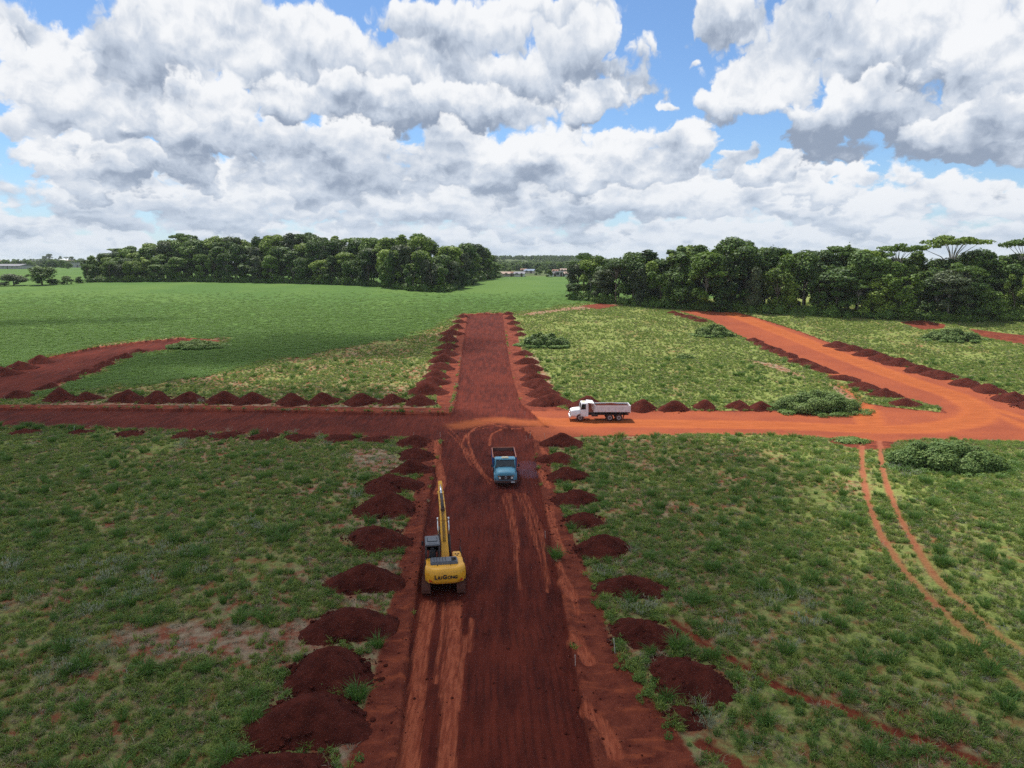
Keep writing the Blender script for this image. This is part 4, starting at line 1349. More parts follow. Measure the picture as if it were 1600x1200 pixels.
# loose clods on the road edges and the bed
def scatter_in(P, n):
    x0, y0 = P.min(0); x1, y1 = P.max(0)
    xs = _rng.uniform(x0, x1, n); ys_ = _rng.uniform(max(y0, 26), y1, n)
    k = sd_poly(xs, ys_, P) > 0.1
    return xs[k], ys_[k]
cl = []
for P, n in ((W_VERGE[2], 900), (W_VERGE[3], 900), (W_BED[0], 700)):
    a, b = scatter_in(P, n); cl += list(zip(a, b))
for (i0, hw, n, side) in ((0, 0, 0, 0),):
    pass
edge = np.vstack([W_BED[0], W_BED[0][:1]])
for i in range(len(edge) - 1):
    L = np.hypot(*(edge[i + 1] - edge[i]))
    for _ in range(int(L * 2.2)):
        p = edge[i] + (edge[i + 1] - edge[i]) * _rng.random() + _rng.normal(0, 0.22, 2)
        if p[1] > 26: cl.append(tuple(p))
ca = np.array(cl); cz = relief_at(ca[:, 0], ca[:, 1])
for (x, y), z in zip(ca, cz):
    add_clod(x, y, z + 0.01, 0.025 + 0.08 * _rng.random() ** 4)
me = mesh_np('dirt_clods', np.vstack(clods_v), np.vstack(clods_f), False)
me.materials.append(M_EARTH)
o = bpy.data.objects.new('dirt_clods', me); COL.objects.link(o)
tag(o, 'loose dark clods of earth round the mounds and on the road', kind='stuff')

# ------------------------------------------------------------------ survey stakes
STAKES = [(1257,702,1,'before the last right mound'),]
STK = [(961,1022,22,'white stake in the weeds right of the road, near the nearest mounds'),
       (899,1042,16,'thin pale stake at the right edge of the graded bed'),
       (646,681,9,'tall white stake at the crossroads beside the top left mound'),
       (688,680,8,'white stake at the crossroads on the left corner of the main road'),
       (822,685,8,'shorter stake of the pair behind the blue truck'),
       (828,680,9,'taller stake of the pair behind the blue truck'),
       (852,686,10,'white stake beside the first mound right of the crossroads'),
       (116,675,8,'leaning pale stake at the near edge of the left side road'),
       (418,673,7,'pale stake at the near edge of the left side road, near the main road'),
       (108,577,4,'small stake on the curved dark road'), (181,565,4,'small stake at the edge of the curved dark road'), (201,552,4,'small stake at the far end of the curved road'),
       (346,629,8,'white stake leaning against a mound beyond the left side road'),
       (8,625,8,'white stake at the left end of the curved road'),
       (696,641,6,'short stake at the corner of the bank'),
       (681,632,8,'corner stake between the far mounds and the left side road'),
       (702,555,5,'small pale stake by the far left mounds'),
       (1147,644,7,'stake between mounds behind the orange road'),
       (820,645,5,'small stake at the right corner of the far road'),
       (852,835,9,'thin stake on the right red verge')]
for (px, py, hpx, lab) in STK:
    x, y = ground_at(px, py)
    z = float(relief_at(x, y)[0])
    h = min(max(hpx * math.hypot(y, CAM_H) / F_PX * 1.05, 0.6), 1.3)
    m = MB().box((0, 0, h / 2 - 0.08), (0.04, 0.025, h + 0.16), bev=0.006)
    m.box((0, 0, h - 0.03), (0.046, 0.031, 0.09), bev=0.004)
    o = m.build('survey_stake', M_STICK); o.location = (x, y, z)
    o.rotation_euler = (rad(random.uniform(-5, 5)), rad(random.uniform(-7, 7)), random.uniform(0, 3))
    tag(o, lab, 'survey stake', 'survey stakes along the roads')
# ------------------------------------------------------------------ leaf materials
def leaf_mat(name, c1, c2, c3=None, trans=0.35, nscale=0.12, rough=0.6):
    m = bpy.data.materials.new(name); m.use_nodes = True; m.node_tree.nodes.clear()
    T = NT(m.node_tree)
    rnd = T.n('ShaderNodeObjectInfo').outputs['Random']
    pos = T.n('ShaderNodeNewGeometry').outputs['Position']
    leaf = T.attr('leaf_rnd')
    n1 = T.noise(pos, nscale, 3, 0.5)
    f = T.math('ADD', T.math('MULTIPLY', leaf, 0.45), T.math('ADD', T.math('MULTIPLY', rnd, 0.35), T.math('MULTIPLY', n1, 0.45)))
    c = T.mix(T.ramp(f, 0.25, 0.95), c1, c2)
    if c3:
        c = T.mix(T.ramp(T.math('FRACT', T.math('MULTIPLY', rnd, 7.31)), 0.78, 0.9), c, c3)
    d = T.n('ShaderNodeBsdfPrincipled'); d.inputs['Roughness'].default_value = rough; d.inputs['Specular IOR Level'].default_value = 0.25
    T.t.links.new(c, d.inputs['Base Color'])
    t = T.n('ShaderNodeBsdfTranslucent'); T.t.links.new(T.mix(0.4, c, (0.16, 0.22, 0.02)), t.inputs[0])
    ms = T.n('ShaderNodeMixShader'); ms.inputs[0].default_value = trans
    T.t.links.new(d.outputs[0], ms.inputs[1]); T.t.links.new(t.outputs[0], ms.inputs[2])
    o = T.n('ShaderNodeOutputMaterial'); T.t.links.new(ms.outputs[0], o.inputs[0])
    return m
M_GRASS = leaf_mat("weed_grass", (0.105, 0.160, 0.034), (0.350, 0.430, 0.095), (0.096, 0.195, 0.042), 0.45, 0.06)
M_WEED = leaf_mat("weed_leaf", (0.072, 0.150, 0.034), (0.225, 0.340, 0.072), None, 0.42, 0.06)
M_STRAWG = leaf_mat("straw_grass", (0.25, 0.19, 0.11), (0.44, 0.36, 0.22), (0.30, 0.31, 0.24), 0.25, 0.1)
M_SEED = leaf_mat("pale_seed_heads", (0.20, 0.23, 0.14), (0.38, 0.39, 0.28), None, 0.25, 0.1)
M_TALLG = leaf_mat("tall_grass", (0.056, 0.144, 0.029), (0.119, 0.231, 0.046), None, 0.35, 0.1)
M_SOYL = leaf_mat("crop_leaf", (0.105, 0.215, 0.040), (0.170, 0.300, 0.060), None, 0.40, 0.03)
M_CASTOR = leaf_mat("bush_leaf", (0.080, 0.150, 0.034), (0.230, 0.310, 0.080), None, 0.28, 0.3)
M_CREEP = leaf_mat("creeper_leaf", (0.077, 0.161, 0.033), (0.182, 0.280, 0.065), None, 0.30, 0.3)
TREE_MATS = [leaf_mat("tree_leaf_dark", (0.013, 0.042, 0.010), (0.100, 0.180, 0.028), None, 0.22, 0.05),
             leaf_mat("tree_leaf_mid", (0.024, 0.066, 0.012), (0.160, 0.260, 0.034), None, 0.25, 0.05),
             leaf_mat("tree_leaf_bright", (0.050, 0.105, 0.015), (0.260, 0.360, 0.048), None, 0.30, 0.05),
             leaf_mat("tree_leaf_grey", (0.032, 0.052, 0.024), (0.125, 0.160, 0.070), None, 0.20, 0.05)]
def bark_mat(name, a, b_):
    m, T, b = std_mat(name, 0.95, 0.1)
    pos = T.n('ShaderNodeTexCoord').outputs['Object']
    T.t.links.new(T.mix(T.noise(T.vmath('MULTIPLY', pos, (3, 3, 0.6)), 1.0, 5, 0.6), a, b_), b.inputs['Base Color'])
    return m
M_BARK = bark_mat("bark_brown", (0.07, 0.05, 0.035), (0.17, 0.13, 0.10))
M_BARKP = bark_mat("bark_pale", (0.18, 0.155, 0.125), (0.36, 0.33, 0.28))

rngp = np.random.default_rng(11)
def blades_mesh(name, mat, n, h, spread, width, lean=0.5, seg=2, leafy=0, leafw=0.1, heads=0):
    V, F, A = [], [], []
    for i in range(n):
        a = rngp.random() * 6.283; r = spread * 0.35 * math.sqrt(rngp.random())
        bx, by = r * math.cos(a), r * math.sin(a)
        hh = h * (0.55 + 0.55 * rngp.random()); ln = lean * (0.3 + rngp.random()) * hh
        a2 = a + rngp.normal(0, 0.6)
        dx, dy = math.cos(a2), math.sin(a2)
        wdt = width * (0.7 + 0.6 * rngp.random())
        pa = rngp.random() * 6.283
        px_, py_ = math.cos(pa) * wdt / 2, math.sin(pa) * wdt / 2
        k0 = len(V); rn = rngp.random()
        V += [(bx - px_, by - py_, -0.05), (bx + px_, by + py_, -0.05),
              (bx + dx * ln * 0.4 + px_ * .8, by + dy * ln * 0.4 + py_ * .8, hh * 0.62), (bx + dx * ln * 0.4 - px_ * .8, by + dy * ln * 0.4 - py_ * .8, hh * 0.62),
              (bx + dx * ln * 1.1 + px_ * .15, by + dy * ln * 1.1 + py_ * .15, hh * (0.95 - 0.15 * lean)), (bx + dx * ln * 1.1 - px_ * .15, by + dy * ln * 1.1 - py_ * .15, hh * (0.95 - 0.15 * lean))]
        F += [(k0, k0 + 1, k0 + 2, k0 + 3), (k0 + 3, k0 + 2, k0 + 4, k0 + 5)]
        A += [rn] * 6
        if heads and rngp.random() < heads:
            tx, ty, tz = bx + dx * ln * 1.1, by + dy * ln * 1.1, hh
            k0 = len(V); s = leafw
            V += [(tx - s * .3, ty, tz - s * 1.3), (tx, ty + s * .3, tz), (tx + s * .3, ty, tz + s * 1.0), (tx, ty - s * .3, tz)]
            F += [(k0, k0 + 1, k0 + 2, k0 + 3)]; A += [0.9] * 4
    for i in range(leafy):
        a = rngp.random() * 6.283; r = spread * math.sqrt(rngp.random()) * 0.5
        z = h * rngp.random() * (1 - 0.5 * (2 * r / max(spread, 1e-3)) ** 2)
        x, y = r * math.cos(a), r * math.sin(a)
        u = Vector((rngp.normal(), rngp.normal(), rngp.normal() * 0.5)).normalized() * leafw * (0.6 + 0.7 * rngp.random())
        v = Vector((rngp.normal(), rngp.normal(), rngp.normal() * 0.4)); v = (v - v.dot(u.normalized()) * u.normalized()).normalized() * leafw * 0.45
        p = Vector((x, y, max(z, 0.03)))
        k0 = len(V); rn = rngp.random()
        V += [tuple(p - u * 0.6), tuple(p + v), tuple(p + u * 0.7), tuple(p - v)]
        F += [(k0, k0 + 1, k0 + 2, k0 + 3)]; A += [rn] * 4
    me = mesh_np(name, np.array(V), np.array(F))
    at = me.attributes.new('leaf_rnd', 'FLOAT', 'POINT'); at.data.foreach_set('value', np.array(A, np.float32))
    me.materials.append(mat)
    return me

def scatter(name, label, meshes, pts, scl, zs=None, tiltv=None):
    """one object of ground cover: the meshes set on points"""
    n = len(pts)
    if n == 0: return
    me = bpy.data.meshes.new(name)
    me.vertices.add(n); me.vertices.foreach_set('co', np.asarray(pts, np.float32).ravel())
    S = np.stack([scl, scl, scl * (zs if zs is not None else 1.0)], 1)
    a = me.attributes.new('scl', 'FLOAT_VECTOR', 'POINT'); a.data.foreach_set('vector', S.astype(np.float32).ravel())
    R = np.zeros((n, 3)); R[:, 2] = rngp.random(n) * 6.283; R[:, 0] = rngp.normal(0, 0.08, n); R[:, 1] = rngp.normal(0, 0.08, n)
    a = me.attributes.new('rot', 'FLOAT_VECTOR', 'POINT'); a.data.foreach_set('vector', R.astype(np.float32).ravel())
    a = me.attributes.new('pick', 'INT', 'POINT'); a.data.foreach_set('value', rngp.integers(0, len(meshes), n).astype(np.int32))
    for mt in {m.materials[0] for m in meshes}: me.materials.append(mt)
    o = bpy.data.objects.new(name, me); COL.objects.link(o)
    src = bpy.data.collections.new(name + "_kinds")
    for m in meshes:
        so = bpy.data.objects.new(m.name, m); src.objects.link(so)
    g = bpy.data.node_groups.new(name + "_nodes", 'GeometryNodeTree')
    g.interface.new_socket('Geometry', in_out='INPUT', socket_type='NodeSocketGeometry')
    g.interface.new_socket('Geometry', in_out='OUTPUT', socket_type='NodeSocketGeometry')
    N = g.nodes
    gi = N.new('NodeGroupInput'); go = N.new('NodeGroupOutput')
    ci = N.new('GeometryNodeCollectionInfo'); ci.inputs['Collection'].default_value = src
    ci.inputs['Separate Children'].default_value = True; ci.inputs['Reset Children'].default_value = True
    ip = N.new('GeometryNodeInstanceOnPoints'); ip.inputs['Pick Instance'].default_value = True
    def na(nm, tp):
        x = N.new('GeometryNodeInputNamedAttribute'); x.data_type = tp; x.inputs[0].default_value = nm
        return [s for s in x.outputs if s.enabled and s.name == 'Attribute'][0]
    g.links.new(gi.outputs[0], ip.inputs['Points'])
    g.links.new(ci.outputs[0], ip.inputs['Instance'])
    g.links.new(na('pick', 'INT'), ip.inputs['Instance Index'])
    g.links.new(na('rot', 'FLOAT_VECTOR'), ip.inputs['Rotation'])
    g.links.new(na('scl', 'FLOAT_VECTOR'), ip.inputs['Scale'])
    g.links.new(ip.outputs[0], go.inputs[0])
    md = o.modifiers.new('scatter', 'NODES'); md.node_group = g
    tag(o, label, kind='stuff')
    return o

# ------------------------------------------------------------------ where the weeds grow
def candidates(y0, y1, dens_fn, umax=1.0):
    """points with uneven density per m2 that falls with distance"""
    out = []
    y = y0
    while y < y1:
        dy = max(2.0, y * 0.05)
        w = (y * umax + 6) * 2
        n = int(dens_fn(y) * w * dy)
        xs = (rngp.random(n) - 0.5) * w; yy = y + rngp.random(n) * dy
        out.append(np.stack([xs, yy], 1))
        y += dy
    return np.vstack(out)
def masks(P):
    x, y = P[:, 0], P[:, 1]
    wob = 0.5 * fbm(x, y, 0.8, 3, 3)
    m = {}
    m['bed'] = region(W_BED, x, y); m['clay'] = region([W_CLAY], x, y)
    m['red'] = np.maximum(np.maximum(region(W_VERGE, x, y), region(W_RED, x, y)), region(W_BANK, x, y))
    m['ditch'] = region(W_DITCH, x, y, mode='line'); m['track'] = region(W_TRACK, x, y, mode='line')
    m['soy'] = region([W_SOY], x, y, pad=40); m['mound'] = sd_mounds(x, y)
    dry = np.full(x.shape, -50.0)
    for Pp, k in W_DRY: dry = np.maximum(dry, region([Pp], x, y) - (1 - k) * 3.0)
    m['dry'] = dry; m['wob'] = wob
    # plants that have crept on to the verge
    m['veg'] = (m['bed'] + wob < -0.15) & (m['clay'] + wob < -0.2) & (m['red'] + wob * 1.4 < 0.0) & (m['ditch'] + wob * 1.1 < -0.05) & (m['track'] + wob * .6 < 0) & (m['mound'] < -0.05)
    return m
def keep_prob(P, prob):
    return rngp.random(len(P)) < prob

def place(P):
    return np.column_stack([P, relief_at(P[:, 0], P[:, 1])])

C = candidates(25, 235, lambda y: 15.0 if y < 60 else (12.0 if y < 100 else 10.0 * (100 / y) ** 0.9))
m = masks(C)
dens = 0.62 + 1.5 * fbm(C[:, 0], C[:, 1], 0.16, 4, 51) + 0.9 * fbm(C[:, 0], C[:, 1], 0.7, 2, 55)
dens = np.where(m['dry'] + m['wob'] * 3 > 0, dens * 0.16, dens)
patchy = 14 * fbm(C[:, 0], C[:, 1], 0.12, 4, 91)
k = m['veg'] & (m['soy'] + m['wob'] * 4 + patchy < 0.5) & keep_prob(C, np.clip(dens, 0.05, 1))
C = C[k]
Zc = place(C)
n = len(C)
typ = rngp.random(n)
patch = fbm(C[:, 0], C[:, 1], 0.09, 3, 61)
seedy = fbm(C[:, 0], C[:, 1], 0.22, 3, 71)
dist = C[:, 1]
base = 0.70 + 0.55 * rngp.random(n)
G_MESH = [blades_mesh('grass_tuft', M_GRASS, 30, 0.34, 0.42, 0.030, 0.9, leafy=6, leafw=0.07) for _ in range(4)]
L_MESH = [blades_mesh('leafy_weed', M_WEED, 8, 0.30, 0.35, 0.02, 0.5, leafy=70, leafw=0.062) for _ in range(4)]
D_MESH = [blades_mesh('dry_tuft', M_STRAWG, 34, 0.24, 0.5, 0.022, 1.3) for _ in range(3)]
S_MESH = [blades_mesh('seed_tuft', M_SEED, 30, 0.48, 0.5, 0.016, 0.8, heads=0.9, leafw=0.07) for _ in range(2)]
T_MESH = [blades_mesh('tall_tuft', M_TALLG, 110, 0.85, 0.8, 0.035, 0.9) for _ in range(3)]
gsel = typ < 0.47
lsel = (typ >= 0.47) & (typ < 0.72)
dsel = (typ >= 0.72) & (typ < 0.97)
ssel = (typ >= 0.97) & (seedy > 0.12)
scatter('weed_grass', 'short green weed grass covering the open ground', G_MESH, Zc[gsel], base[gsel])
scatter('leafy_weeds', 'low leafy green weeds among the grass', L_MESH, Zc[lsel], base[lsel])
scatter('dry_grass', 'dry straw coloured grass between the weeds', D_MESH, Zc[dsel], base[dsel])
# more dead grass in the dry patches
D2 = candidates(28, 200, lambda y: 5.0 if y < 100 else 2.0)
m2 = masks(D2)
k2 = m2['veg'] & (m2['dry'] + m2['wob'] * 3 > 0) & keep_prob(D2, 0.55)
scatter('straw_litter', 'flattened straw on the bare patches', D_MESH, place(D2[k2]), (0.7 + 0.5 * rngp.random(k2.sum())), 0.55)
S2 = candidates(25, 110, lambda y: 0.9)
m3 = masks(S2); sd2 = fbm(S2[:, 0], S2[:, 1], 0.12, 3, 73)
k3 = m3['veg'] & (m3['soy'] < 0) & (sd2 > 0.20) & keep_prob(S2, 0.4)
scatter('seeding_weeds', 'pale silvery seed heads of tall weeds', S_MESH, place(S2[k3]), (0.8 + 0.7 * rngp.random(k3.sum())))
T2 = candidates(25, 140, lambda y: 0.22 if y < 80 else 0.10)
m4 = masks(T2); 
k4 = m4['veg'] & (m4['soy'] < 0) & (m4['dry'] < 0)
T2 = T2[k4]
scatter('tall_grass_clumps', 'taller bright green clumps of grass in the weeds', T_MESH, place(T2), 0.45 + 0.75 * rngp.random(len(T2)) ** 2)
# weeds standing on the feet of the mounds and on the verge
def hand(pxs):
    return np.array([ground_at(a, b) for a, b in pxs])
VR = [(930,905),(925,920),(935,935),(928,880),(945,950),(950,965),(962,975),(968,1000),(965,1015),(975,1030),(985,1045),(1000,1060),(1010,1075),(1020,1090),(1030,1105),(1045,1130),(1060,1140),
      (1000,955),(1010,958),(1020,960),(1095,1110),(1110,1120),(905,830),(898,822),(915,845),(880,760),(885,800),(862,728),(872,770),(940,905),(1060,1085),(1080,1100),(1040,1075),(1150,1050),(1130,1020),(990,1040),(975,1010),(960,960),(1005,1035)]
VL = [(640,730),(650,745),(627,770),(612,775),(600,815),(585,815),(618,820),(600,865),(625,868),(560,930),(578,935),(592,965),(520,1005),(560,1020),(545,1080),(548,1090),(500,1065),(520,1180),(535,1195),(455,1180),(470,1190),(430,1015),(405,1010),(445,1055),(395,1000),(500,900),(470,940),(655,690),(630,685),(660,705)]
H_ = hand(VR + VL)
H_ = np.vstack([H_ + rngp.normal(0, 0.35, H_.shape) for _ in range(5)])
okb = (region(W_BED, H_[:, 0], H_[:, 1]) < -0.3)
H_ = H_[okb]
scatter('verge_weeds', 'weeds growing round the mounds and along the red verge', G_MESH + L_MESH, place(H_), 0.6 + 0.8 * rngp.random(len(H_)))
EDGE = candidates(95, 103, lambda y: 5.0)
me_ = masks(EDGE)
ke = me_['veg'] & (np.abs(EDGE[:, 0]) > 9) & keep_prob(EDGE, 0.35)
scatter('roadside_grass', 'taller grass along the near edge of the side road', T_MESH + L_MESH, place(EDGE[ke]), 0.6 + 0.5 * rngp.random(ke.sum()))

# ------------------------------------------------------------------ crop plants
S_ = candidates(108, 330, lambda y: 4.5 if y < 165 else 3.5 * (165 / y) ** 1.2)
ms_ = masks(S_)
ks = ms_['veg'] & (ms_['soy'] + ms_['wob'] * 4 + 14 * fbm(S_[:, 0], S_[:, 1], 0.12, 4, 91) > 0.2)
ks = ks & (rngp.random(len(S_)) < 1 - sstep(S_[:, 1], 125, 290))
S_ = S_[ks]
C_MESH = [blades_mesh('crop_plants', M_SOYL, 0, 0.30, 1.1, 0.02, 0.4, leafy=90, leafw=0.11) for _ in range(4)]
scatter('crop_plants', 'leafy green crop plants of the field', C_MESH, place(S_) + np.array([0, 0, 0.03]), (0.9 + 0.4 * rngp.random(len(S_))) , 0.55)
print('weeds', n, 'crop', len(S_))

# ------------------------------------------------------------------ leaf clouds for bushes and trees
def leaf_cloud(lobes, n, size, up=0.35, jitter=0.16, inner=True, flat=0.0):
    """lobes: (cx,cy,cz, rx,ry,rz). Leaves spread through a shell of the lobes. returns arrays"""
    lob = np.array(lobes, float)
    area = (lob[:, 3] * lob[:, 4] * lob[:, 5]) ** (2 / 3)
    pick = rngp.choice(len(lob), n, p=area / area.sum())
    L = lob[pick]
    d = rngp.normal(size=(n, 3)); d[:, 2] += 0.25; d /= np.linalg.norm(d, axis=1)[:, None]
    rr = 1 - np.abs(rngp.normal(0, jitter, n)); rr += (rngp.random(n) < 0.12) * rngp.random(n) * 0.22
    c = L[:, :3] + d * L[:, 3:6] * rr[:, None]
    # drop leaves buried inside another lobe
    bur = np.zeros(n, bool)
    for l in lob:
        q = (c - l[:3]) / l[3:6]
        bur |= (np.linalg.norm(q, axis=1) < 0.62)
    c = c[~bur]; d = d[~bur]; n = len(c)
    nn = d + rngp.normal(0, 0.55, (n, 3)); nn[:, 2] += up; nn /= np.linalg.norm(nn, axis=1)[:, None]
    t = np.cross(nn, rngp.normal(size=(n, 3))); t /= np.linalg.norm(t, axis=1)[:, None]
    b = np.cross(nn, t)
    s = size * (0.55 + 0.9 * rngp.random(n))[:, None]
    V = np.stack([c - t * s * 0.6, c + b * s * 0.42 - nn * s * 0.08, c + t * s * 0.6 - nn * s * 0.15, c - b * s * 0.42 - nn * s * 0.08], 1).reshape(-1, 3)
    F = np.arange(4 * n).reshape(-1, 4)
    A = np.repeat(rngp.random(n), 4)
    return V, F, A
def cloud_mesh(name, mat, lobes, n, size, core=0.80, **kw):
    V, F, A = leaf_cloud(lobes, n, size, **kw)
    if core > 0:   # leafy mass inside, so that the crown is not hollow
        cv, cf, off = [], [], len(V)
        for l in lobes:
            p = ICO_V * np.array(l[3:6]) * core + np.array(l[:3])
            cv.append(p); f = ICO_F + off; cf.append(np.column_stack([f, f[:, 2]])); off += len(ICO_V)
        CV = np.vstack(cv); CF = np.vstack(cf)
        me = bpy.data.meshes.new(name)
        me.from_pydata(np.vstack([V, CV]).tolist(), [], F.tolist() + [tuple(f[:3]) for f in CF.tolist()])
        A = np.concatenate([A, np.zeros(len(CV))])
    else:
        me = mesh_np(name, V, F)
    at = me.attributes.new('leaf_rnd', 'FLOAT', 'POINT'); at.data.foreach_set('value', A.astype(np.float32))
    me.materials.append(mat)
    return me

# ------------------------------------------------------------------ bushes standing in the open
BUSH = [ # px, py, width px, height px, label
 (852,540,66,22,'round dark green bush beside the far road, right of its mounds'),
 (1114,524,52,20,'dark green bush at the end of the short row of mounds'),
 (1275,640,120,36,'broad leafy bush by the orange road, behind the forked track'),
 (1478,727,160,48,'largest leafy bush, before the bend of the orange road'),
 (1487,530,76,20,'grey green bush between the two patches of red soil'),
 (312,541,72,12,'low dark bush at the end of the curved road'),
 (1252,492,40,8,'small low bush in front of the right wood'),
 (1070,560,16,8,'small round shrub in the middle of the green lot'),
 (1330,690,36,8,'low creeping weed patch at the edge of the orange road by the track'),
]
def make_bush(px, py, wpx, hpx, label):
    x, y = ground_at(px, py)
    depth = y * _CP + (CAM_H - gz(x, y)) * _SP
    w = wpx * depth / F_PX * 1.12; h = max(hpx * depth / F_PX * 0.95, 0.5)
    lobes = []
    nl = int(10 + w * 2.2)
    for i in range(nl):
        a = rngp.random() * 6.283; r = math.sqrt(rngp.random()) * 0.44
        lx, ly = r * w * math.cos(a), r * w * 0.55 * math.sin(a)
        hh = h * (1 - (r / 0.5) ** 2 * 0.75) * (0.7 + 0.4 * rngp.random())
        s = 0.5 + 0.35 * rngp.random()
        lobes.append((lx, ly, hh * 0.45, s * (1.1 + w * 0.07), s * (1.0 + w * 0.05), hh * 0.5))
    n = int(min(26000, 150 * w * w + 3000))
    z = float(relief_at(x, y)[0])
    r = empty('bush', (x, y, z), 0, label, 'bush')
    me = cloud_mesh('foliage', M_CASTOR, lobes, int(n * 1.4), 0.20 if y < 130 else 0.30, core=0.6, up=1.1)
    o = bpy.data.objects.new('foliage', me); COL.objects.link(o); o.parent = r
    # a skirt of lighter creeper
    lobes2 = []
    for i in range(int(12 + 2 * w)):
        a = rngp.random() * 6.283
        rr_ = 0.40 + 0.22 * rngp.random(); lobes2.append((rr_ * w * math.cos(a), rr_ * 0.62 * w * math.sin(a), 0.08, 0.9, 0.7, 0.34))
    me = cloud_mesh('creeper', M_CREEP, lobes2, int(n * 0.35), 0.16 if y < 130 else 0.28, core=0.0, up=0.9)
    o = bpy.data.objects.new('creeper', me); COL.objects.link(o); o.parent = r
    mb = MB()
    for i in range(6):
        a = rngp.random() * 6.283; mb.cyl((0, 0, -0.1), (0.3 * w * math.cos(a), 0.2 * w * math.sin(a), h * 0.6), 0.04, 6, 0.015)
    mb.build('stem', M_BARK, r)
for b_ in BUSH: make_bush(*b_)

# ------------------------------------------------------------------ trees
def trunk_mesh(mb, h, r, ends, forkz):
    mb.cyl((0, 0, -0.6), (0.1, 0.05, forkz), r, 8, r * 0.7)
    for e in ends:
        mid = Vector((e[0] * 0.35, e[1] * 0.35, forkz + (e[2] - forkz) * 0.55))
        mb.cyl((0.1, 0.05, forkz - 0.1), mid, r * 0.45, 6, r * 0.3)
        mb.cyl(mid, e, r * 0.3, 5, r * 0.1)
def tree_proto(kind):
    """returns (trunk mesh, crown mesh, height)"""
    H = 20.0
    lobes = []
    if kind == 'round':
        cw = 4.6; zc = 13.0
        for i in range(26):
            a = rngp.random() * 6.283; e = rngp.random() ** 0.6; r = cw * math.sqrt(1 - e * 0.85) * (0.6 + .5 * rngp.random())
            s = 0.9 + 2.1 * rngp.random() ** 1.4
            lobes.append((r * math.cos(a), r * math.sin(a), 8.5 + 9.3 * e, s * (0.8 + 0.5 * rngp.random()), s, s * (0.5 + 0.4 * rngp.random())))
        for i in range(6):
            a = rngp.random() * 6.283; s = 1.3 + .6 * rngp.random()
            lobes.append((3.4 * math.cos(a), 3.4 * math.sin(a), 3.5 + 4 * rngp.random(), s, s, s * 1.1))
    elif kind == 'tall':
        for i in range(22):
            t = (i + rngp.random()) / 22; a = rngp.random() * 6.283; r = 2.7 * math.sqrt(math.sin(math.pi * min(0.2 + t * 0.78, 1))) * rngp.random() ** 0.5 * 1.3
            s = 0.8 + 1.6 * rngp.random() ** 1.3
            lobes.append((r * math.cos(a), r * math.sin(a), 3.5 + 15.5 * t, s, s, s * 0.9))
    elif kind == 'vine':
        for i in range(24):
            t = rngp.random(); a = rngp.random() * 6.283; r = (2.4 + 1.6 * t) * (0.7 + .4 * rngp.random())
            s = 0.7 + 1.5 * rngp.random() ** 1.3
            lobes.append((r * math.cos(a), r * math.sin(a), 1.5 + 16.5 * t, s, s, s * (0.8 + 1.4 * rngp.random())))
    elif kind == 'umbrella':
        for i in range(15):
            a = i / 15 * 6.283 * 2.6; r = 1.2 + 4.6 * (i / 15)
            s = 1.35 + 0.8 * rngp.random()
            lobes.append((r * math.cos(a), r * math.sin(a), 18.4 - 0.045 * r * r + rngp.normal(0, .35), s * 1.15, s * 1.15, 0.62))
    elif kind == 'bushy':
        for i in range(18):
            a = rngp.random() * 6.283; e = rngp.random(); r = 6.0 * math.sqrt(1 - e) * (0.5 + .6 * rngp.random())
            s = 1.2 + 2.6 * rngp.random() ** 1.3
            lobes.append((r * math.cos(a), r * math.sin(a), 2.0 + 14.0 * e, s, s, s * 1.0))
    n = {'round': 6000, 'tall': 5200, 'vine': 5800, 'umbrella': 3000, 'bushy': 6000}[kind]
    size = 0.62 if kind != 'umbrella' else 0.5
    cr = cloud_mesh('crown', TREE_MATS[0], lobes, n, size, core=0.60 if kind != 'umbrella' else 0.0, up=0.45, jitter=0.30)
    mb = MB()
    ends = [(l[0], l[1], l[2]) for l in lobes if l[2] > 8]
    rngp.shuffle(ends)
    trunk_mesh(mb, H, 0.32, ends[:8 if kind != 'umbrella' else 12], 7.5 if kind != 'umbrella' else 11.5)
    me = bpy.data.meshes.new('trunk'); mb.bm.to_mesh(me); mb.bm.free()
    me.materials.append(M_BARK)
    return me, cr
PROTO = {k: [tree_proto(k) for _ in range(c)] for k, c in (('round', 6), ('tall', 4), ('vine', 4), ('umbrella', 3), ('bushy', 3))}
KIND_TXT = {'round': 'round crowned', 'tall': 'tall narrow', 'vine': 'creeper covered', 'umbrella': 'umbrella topped', 'bushy': 'wide bushy'}
TONE_TXT = ['dark green', 'green', 'yellow green', 'grey green']
USED_LABELS = {}
_mesh_tone = {}
def tone_mesh(me, tone):
    k = (me.name, tone)
    if k not in _mesh_tone:
        if tone == 0: _mesh_tone[k] = me
        else:
            c = me.copy(); c.materials.clear(); c.materials.append(TREE_MATS[tone]); _mesh_tone[k] = c
    return _mesh_tone[k]
def put_tree(x, y, h, kind, tone, label, group, wide=1.0, rz=None, pale=False):
    tr, cr = PROTO[kind][int(rngp.integers(len(PROTO[kind])))]
    s = h / 20.0
    z = gz(x, y) - 0.1
    root = empty('tree', (x, y, z), rngp.random() * 6.283 if rz is None else rz, label, 'tree', group)
    root.scale = (s * wide * (0.85 + 0.3 * rngp.random()), s * wide, s)
    o = bpy.data.objects.new('trunk', tr); COL.objects.link(o); o.parent = root
    if pale:
        o.data = tr.copy(); o.data.materials.clear(); o.data.materials.append(M_BARKP)
    o = bpy.data.objects.new('crown', tone_mesh(cr, tone)); COL.objects.link(o); o.parent = root
    return root

def interp(tab, x):
    a = np.array(tab, float)
    return float(np.interp(x, a[:, 0], a[:, 1]))
